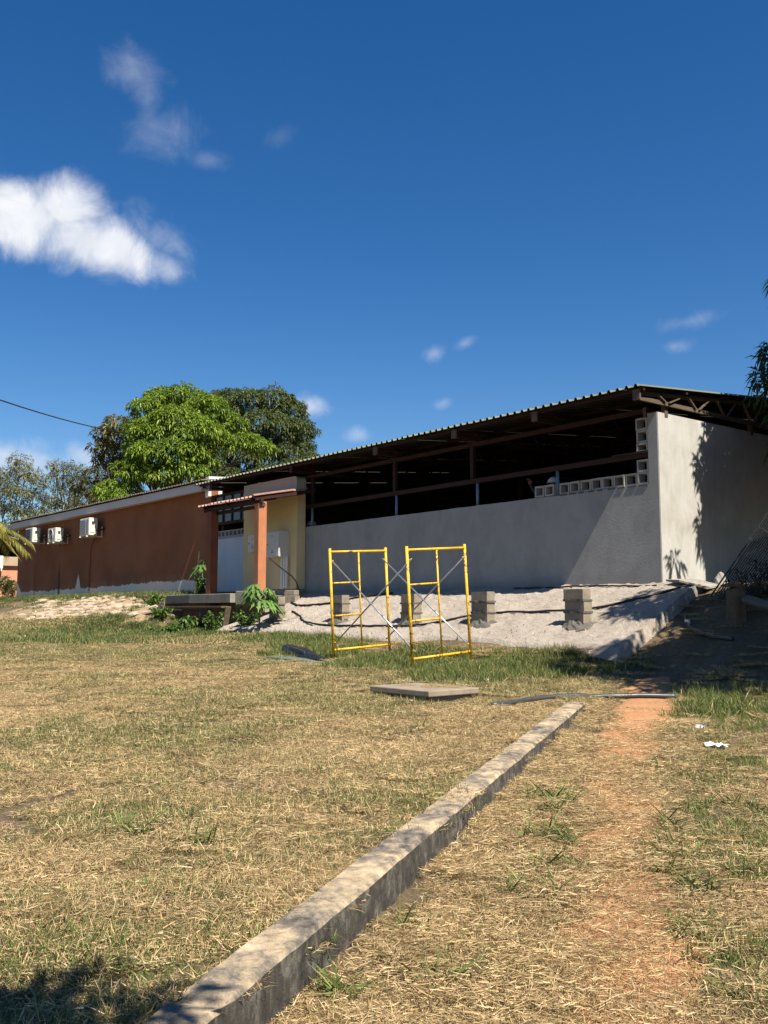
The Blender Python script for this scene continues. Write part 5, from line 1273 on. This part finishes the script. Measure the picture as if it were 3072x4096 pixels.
def blocked(X, Y):
    t_, s = kerb_ts(X, Y); m_ = (np.abs(s) < .11) & (t_ < KL + .02)
    m_ |= (Y > 11.78 + .25 * (fbm(X, Y, 2.) - .5)) & (X > -21.6) & (X < -9.2)
    m_ |= (np.abs(X + 9.02) < .5) & (np.abs(Y - 7.8) < .37)
    m_ |= (Y > 14.3) | ((X < -24) & (Y > 14.1)); m_ |= (X > -26.6) & (X < -21.5) & (Y > 12.0)
    m_ |= (X < -24.4) & (Y > 10.05 + .7 * sstep(-31, -25.5, X)) & (Y < 12.45) & (rng.random(X.shape) < .9)
    m_ |= (X > -14.3) & (X < -12.7) & (Y > 8.78 + .12 * (X + 14.3) / 1.6) & (Y < 9.15) & (rng.random(X.shape) < .7)
    return m_
def blobs(X, Y, L):
    g = np.zeros(X.shape)
    for x, y, r in L: g = np.maximum(g, np.exp(-((X - x) ** 2 + (Y - y) ** 2) / r ** 2))
    return g
LUSH = [(-3.35, 5.3, .32), (-3.1, 4.85, .28), (-3.7, 5.75, .3), (-2.5, 4.0, .25), (-4.2, 6.5, .3), (-4.6, 7.4, .4), (-5.2, 8.4, .5), (-10.1, 11.0, 1.0), (-11.0, 10.7, .9), (-12.0, 10.5, .9), (-13.0, 10.8, .8), (-16, 11.2, 1.2), (-18, 11.4, 1.0), (-9.6, 10.7, .5), (-12.3, 9.6, .8), (-14.6, 9.9, 1.0), (-10.2, 9.6, .8), (-22, 11.3, 1.5), (-24.5, 11.3, 1.4), (-6.5, 10.6, .6), (-6.0, 9.7, .8), (-5.3, 8.9, .6), (-8.95, 12.3, .35), (-8.9, 11.6, .4), (-28, 13.4, 2.), (-34, 13.3, 2.5), (-40, 13.2, 3.)]
MID = [(-18.7, 6.5, 1.8), (-16.9, 7.1, 1.5), (-20.5, 7.5, 2.), (-14.1, 8.3, 1.0), (-3.6, 5.5, .55), (-3.1, 4.9, .5), (-3.9, 5.9, .5), (-2.5, 4.05, .4), (-4.4, 6.9, .4), (-5.8, 2.6, .4), (-5.0, 2.6, .3), (-3.85, 1.45, .3), (-8.3, 4.6, 1.), (-10.5, 5.4, 1.2), (-11.5, 8.6, 1.0), (-9.5, 9.0, .8), (-24, 9.5, 2.), (-4.5, 8.0, .7), (-25.5, 9.9, 1.5)]
CRAB = [(-3.55, 5.35, .3), (-3.35, 5.1, .3), (-3.15, 4.75, .28), (-3.3, 5.6, .3), (-4.75, 5.25, .16), (-4.55, 5.0, .14), (-4.15, 4.6, .14), (-3.8, 4.25, .14), (-3.55, 3.8, .14), (-2.55, 4.0, .22), (-3.05, 2.75, .12), (-3.3, 2.35, .1), (-5.0, 2.62, .12), (-5.5, 2.4, .12), (-6.4, 8.9, .2), (-5.0, 6.9, .16), (-4.3, 6.3, .2), (-3.75, 6.0, .25), (-3.6, 3.1, .1), (-7.2, 6.2, .1), (-9.3, 4.9, .12)]
# near and middle lawn: patches of short dry or half-green blades, then single tufts of taller grass
def lawn_points(n, dd):
    X, Y = cand(n, -22, 1, 1, 14.3)
    ok, d, l = keep_view(X, Y)
    ok &= (d < 22) & (rng.random(n) < np.interp(d, [2, 6, 10, 16, 24], dd)) & ~blocked(X, Y)
    X, Y, d = X[ok], Y[ok], d[ok]; pm, pv = path_mask(X, Y); tk, sk = kerb_ts(X, Y)
    n2 = fbm(X + 40, Y, 1.7)
    onp = pm < 1.05
    bare = onp & (rng.random(len(X)) > np.interp(pv, [0, .3, .5, .6], [.6, .55, .42, .08]))
    bare |= (np.hypot(X + 8.3, Y - 11.6) < .75) & (rng.random(len(X)) > .35)
    bare |= ~onp & (n2 < .41) & (rng.random(len(X)) < .55)
    bare |= (X > -9.1) & (Y > 11.9 + .5 * (n2 - .5)) & (rng.random(len(X)) > np.where(X > -7.2, .5, .12))
    return X, Y, d, sk, onp, pv, bare, fbm(X, Y, .55), n2
Xs, Ys, d, sk, onp, pv, bare, n1, n2 = lawn_points(17000, [1., .85, .55, .36, .3])
lush = blobs(Xs, Ys, LUSH); midg = blobs(Xs, Ys, MID)
rightside = (sk > 0) & (d < 12)
gp = np.clip(.02 + .9 * midg + 1.9 * (n1 - .5) + .36 * sstep(7, 14, d), 0, 1)
gp = np.where(rightside, np.clip(.8 * midg + .9 * (n1 - .55), 0, 1), gp)
u = rng.random(len(Xs)); live = ~bare & (lush < .75)
isg = live & (u < gp) & ~onp; isd = live & ~isg
straw = isd & (onp | (rightside & (rng.random(len(Xs)) < .6)) | (rng.random(len(Xs)) < .15))
def xyz(m_, dz=0.): return np.stack([Xs[m_], Ys[m_], ground(Xs[m_], Ys[m_]) + dz], 1)
scatter('dry_grass', 'dry straw-coloured mown grass of the lawn', 'grass', [(PR['dry'], xyz(isd & ~straw), .95), (PR['straw'], xyz(straw & ~onp, .006), .95), (PR['fine'], xyz(straw & onp & (pv > .42), .02), .95), (PR['fine'], xyz(straw & onp & (pv <= .42) & (u < .6), .02), .95), (PR['straw'], xyz(straw & onp & (pv <= .42) & (u >= .6), .016), .9)])
lx_ = lx + rng.uniform(-.3, .4, 9); ly_ = ly + rng.uniform(-.05, .3, 9)
scatter('straw_wisps', 'wisps of cut straw lying on the concrete lid', 'straw', [(PR['straw'], np.stack([lx_, ly_, np.full(9, gz(lx, ly) + .125)], 1), .42)])
scatter('mixed_grass', 'half green grass growing through the dry lawn', 'grass', [(PR['mix'], xyz(isg), 1.0)])
Xs, Ys, d, sk, onp, pv, bare, n1, n2 = lawn_points(75000, [1., .9, .6, .42, .34])
lush = blobs(Xs, Ys, LUSH); crab = blobs(Xs, Ys, CRAB); u = rng.random(len(Xs))
isl = ~bare & (lush > .35 + .55 * (n2 - .5)) & (u < .6)
isc = ~bare & (crab > .35) & (u < .55)
scatter('green_grass', 'lush green grass below the apron and beside the path', 'grass', [(PR['green'], xyz(isl & (d > 10.5)), 1.0), (PR['green'], xyz(isl & (d <= 10.5) & (u < .3)), .55), (PR['wide'], xyz(isl & (d <= 10.5) & (u > .52)), .62)])
scatter('crab_grass', 'dark broad-bladed grass clumps on both sides of the path', 'grass', [(PR['wide'], xyz(isc & ~isl), .8)])
# far lawn, bank top and strip below the brown wall
Xs, Ys = cand(30000, -60, -14, 2, 14.3); ok, d, l = keep_view(Xs, Ys); ok &= (d > 20) & ~blocked(Xs, Ys) & (rng.random(len(Xs)) < np.interp(d, [20, 30, 60], [.8, .5, .35]))
Xs, Ys, d = Xs[ok], Ys[ok], d[ok]; lush = blobs(Xs, Ys, LUSH); midg = blobs(Xs, Ys, MID); n1 = fbm(Xs, Ys, .4)
isl = (lush > .4) | (rng.random(len(Xs)) < .7 * midg + .8 * (n1 - .55))
scatter('far_grass', 'mown grass at the far left of the lawn and below the brown wall', 'grass', [(PR['far'], xyz(~isl), .8), (PR['fargreen'], xyz(isl), .8)])

# crumbs of mortar and grit on the apron
cr = []
for q in range(4):
    v_, f_ = bump_blob(.03, .028, 6, 2, 200 + q); me = MB().add(v_, f_).mesh('mortar_crumb'); me.materials.append(M['apron'] if q % 2 else M['mortar']); cr.append(bpy.data.objects.new('mortar_crumb', me))
Xc = rng.uniform(-21, -9.6, 600); Yc = 11.95 + 2.3 * rng.random(600) ** 1.3
scatter('mortar_crumbs', 'crumbs of mortar and grit strewn over the apron', 'rubble', [(cr, np.stack([Xc, Yc, ground(np.minimum(Xc, -9.9), Yc) + .05], 1), .75)])
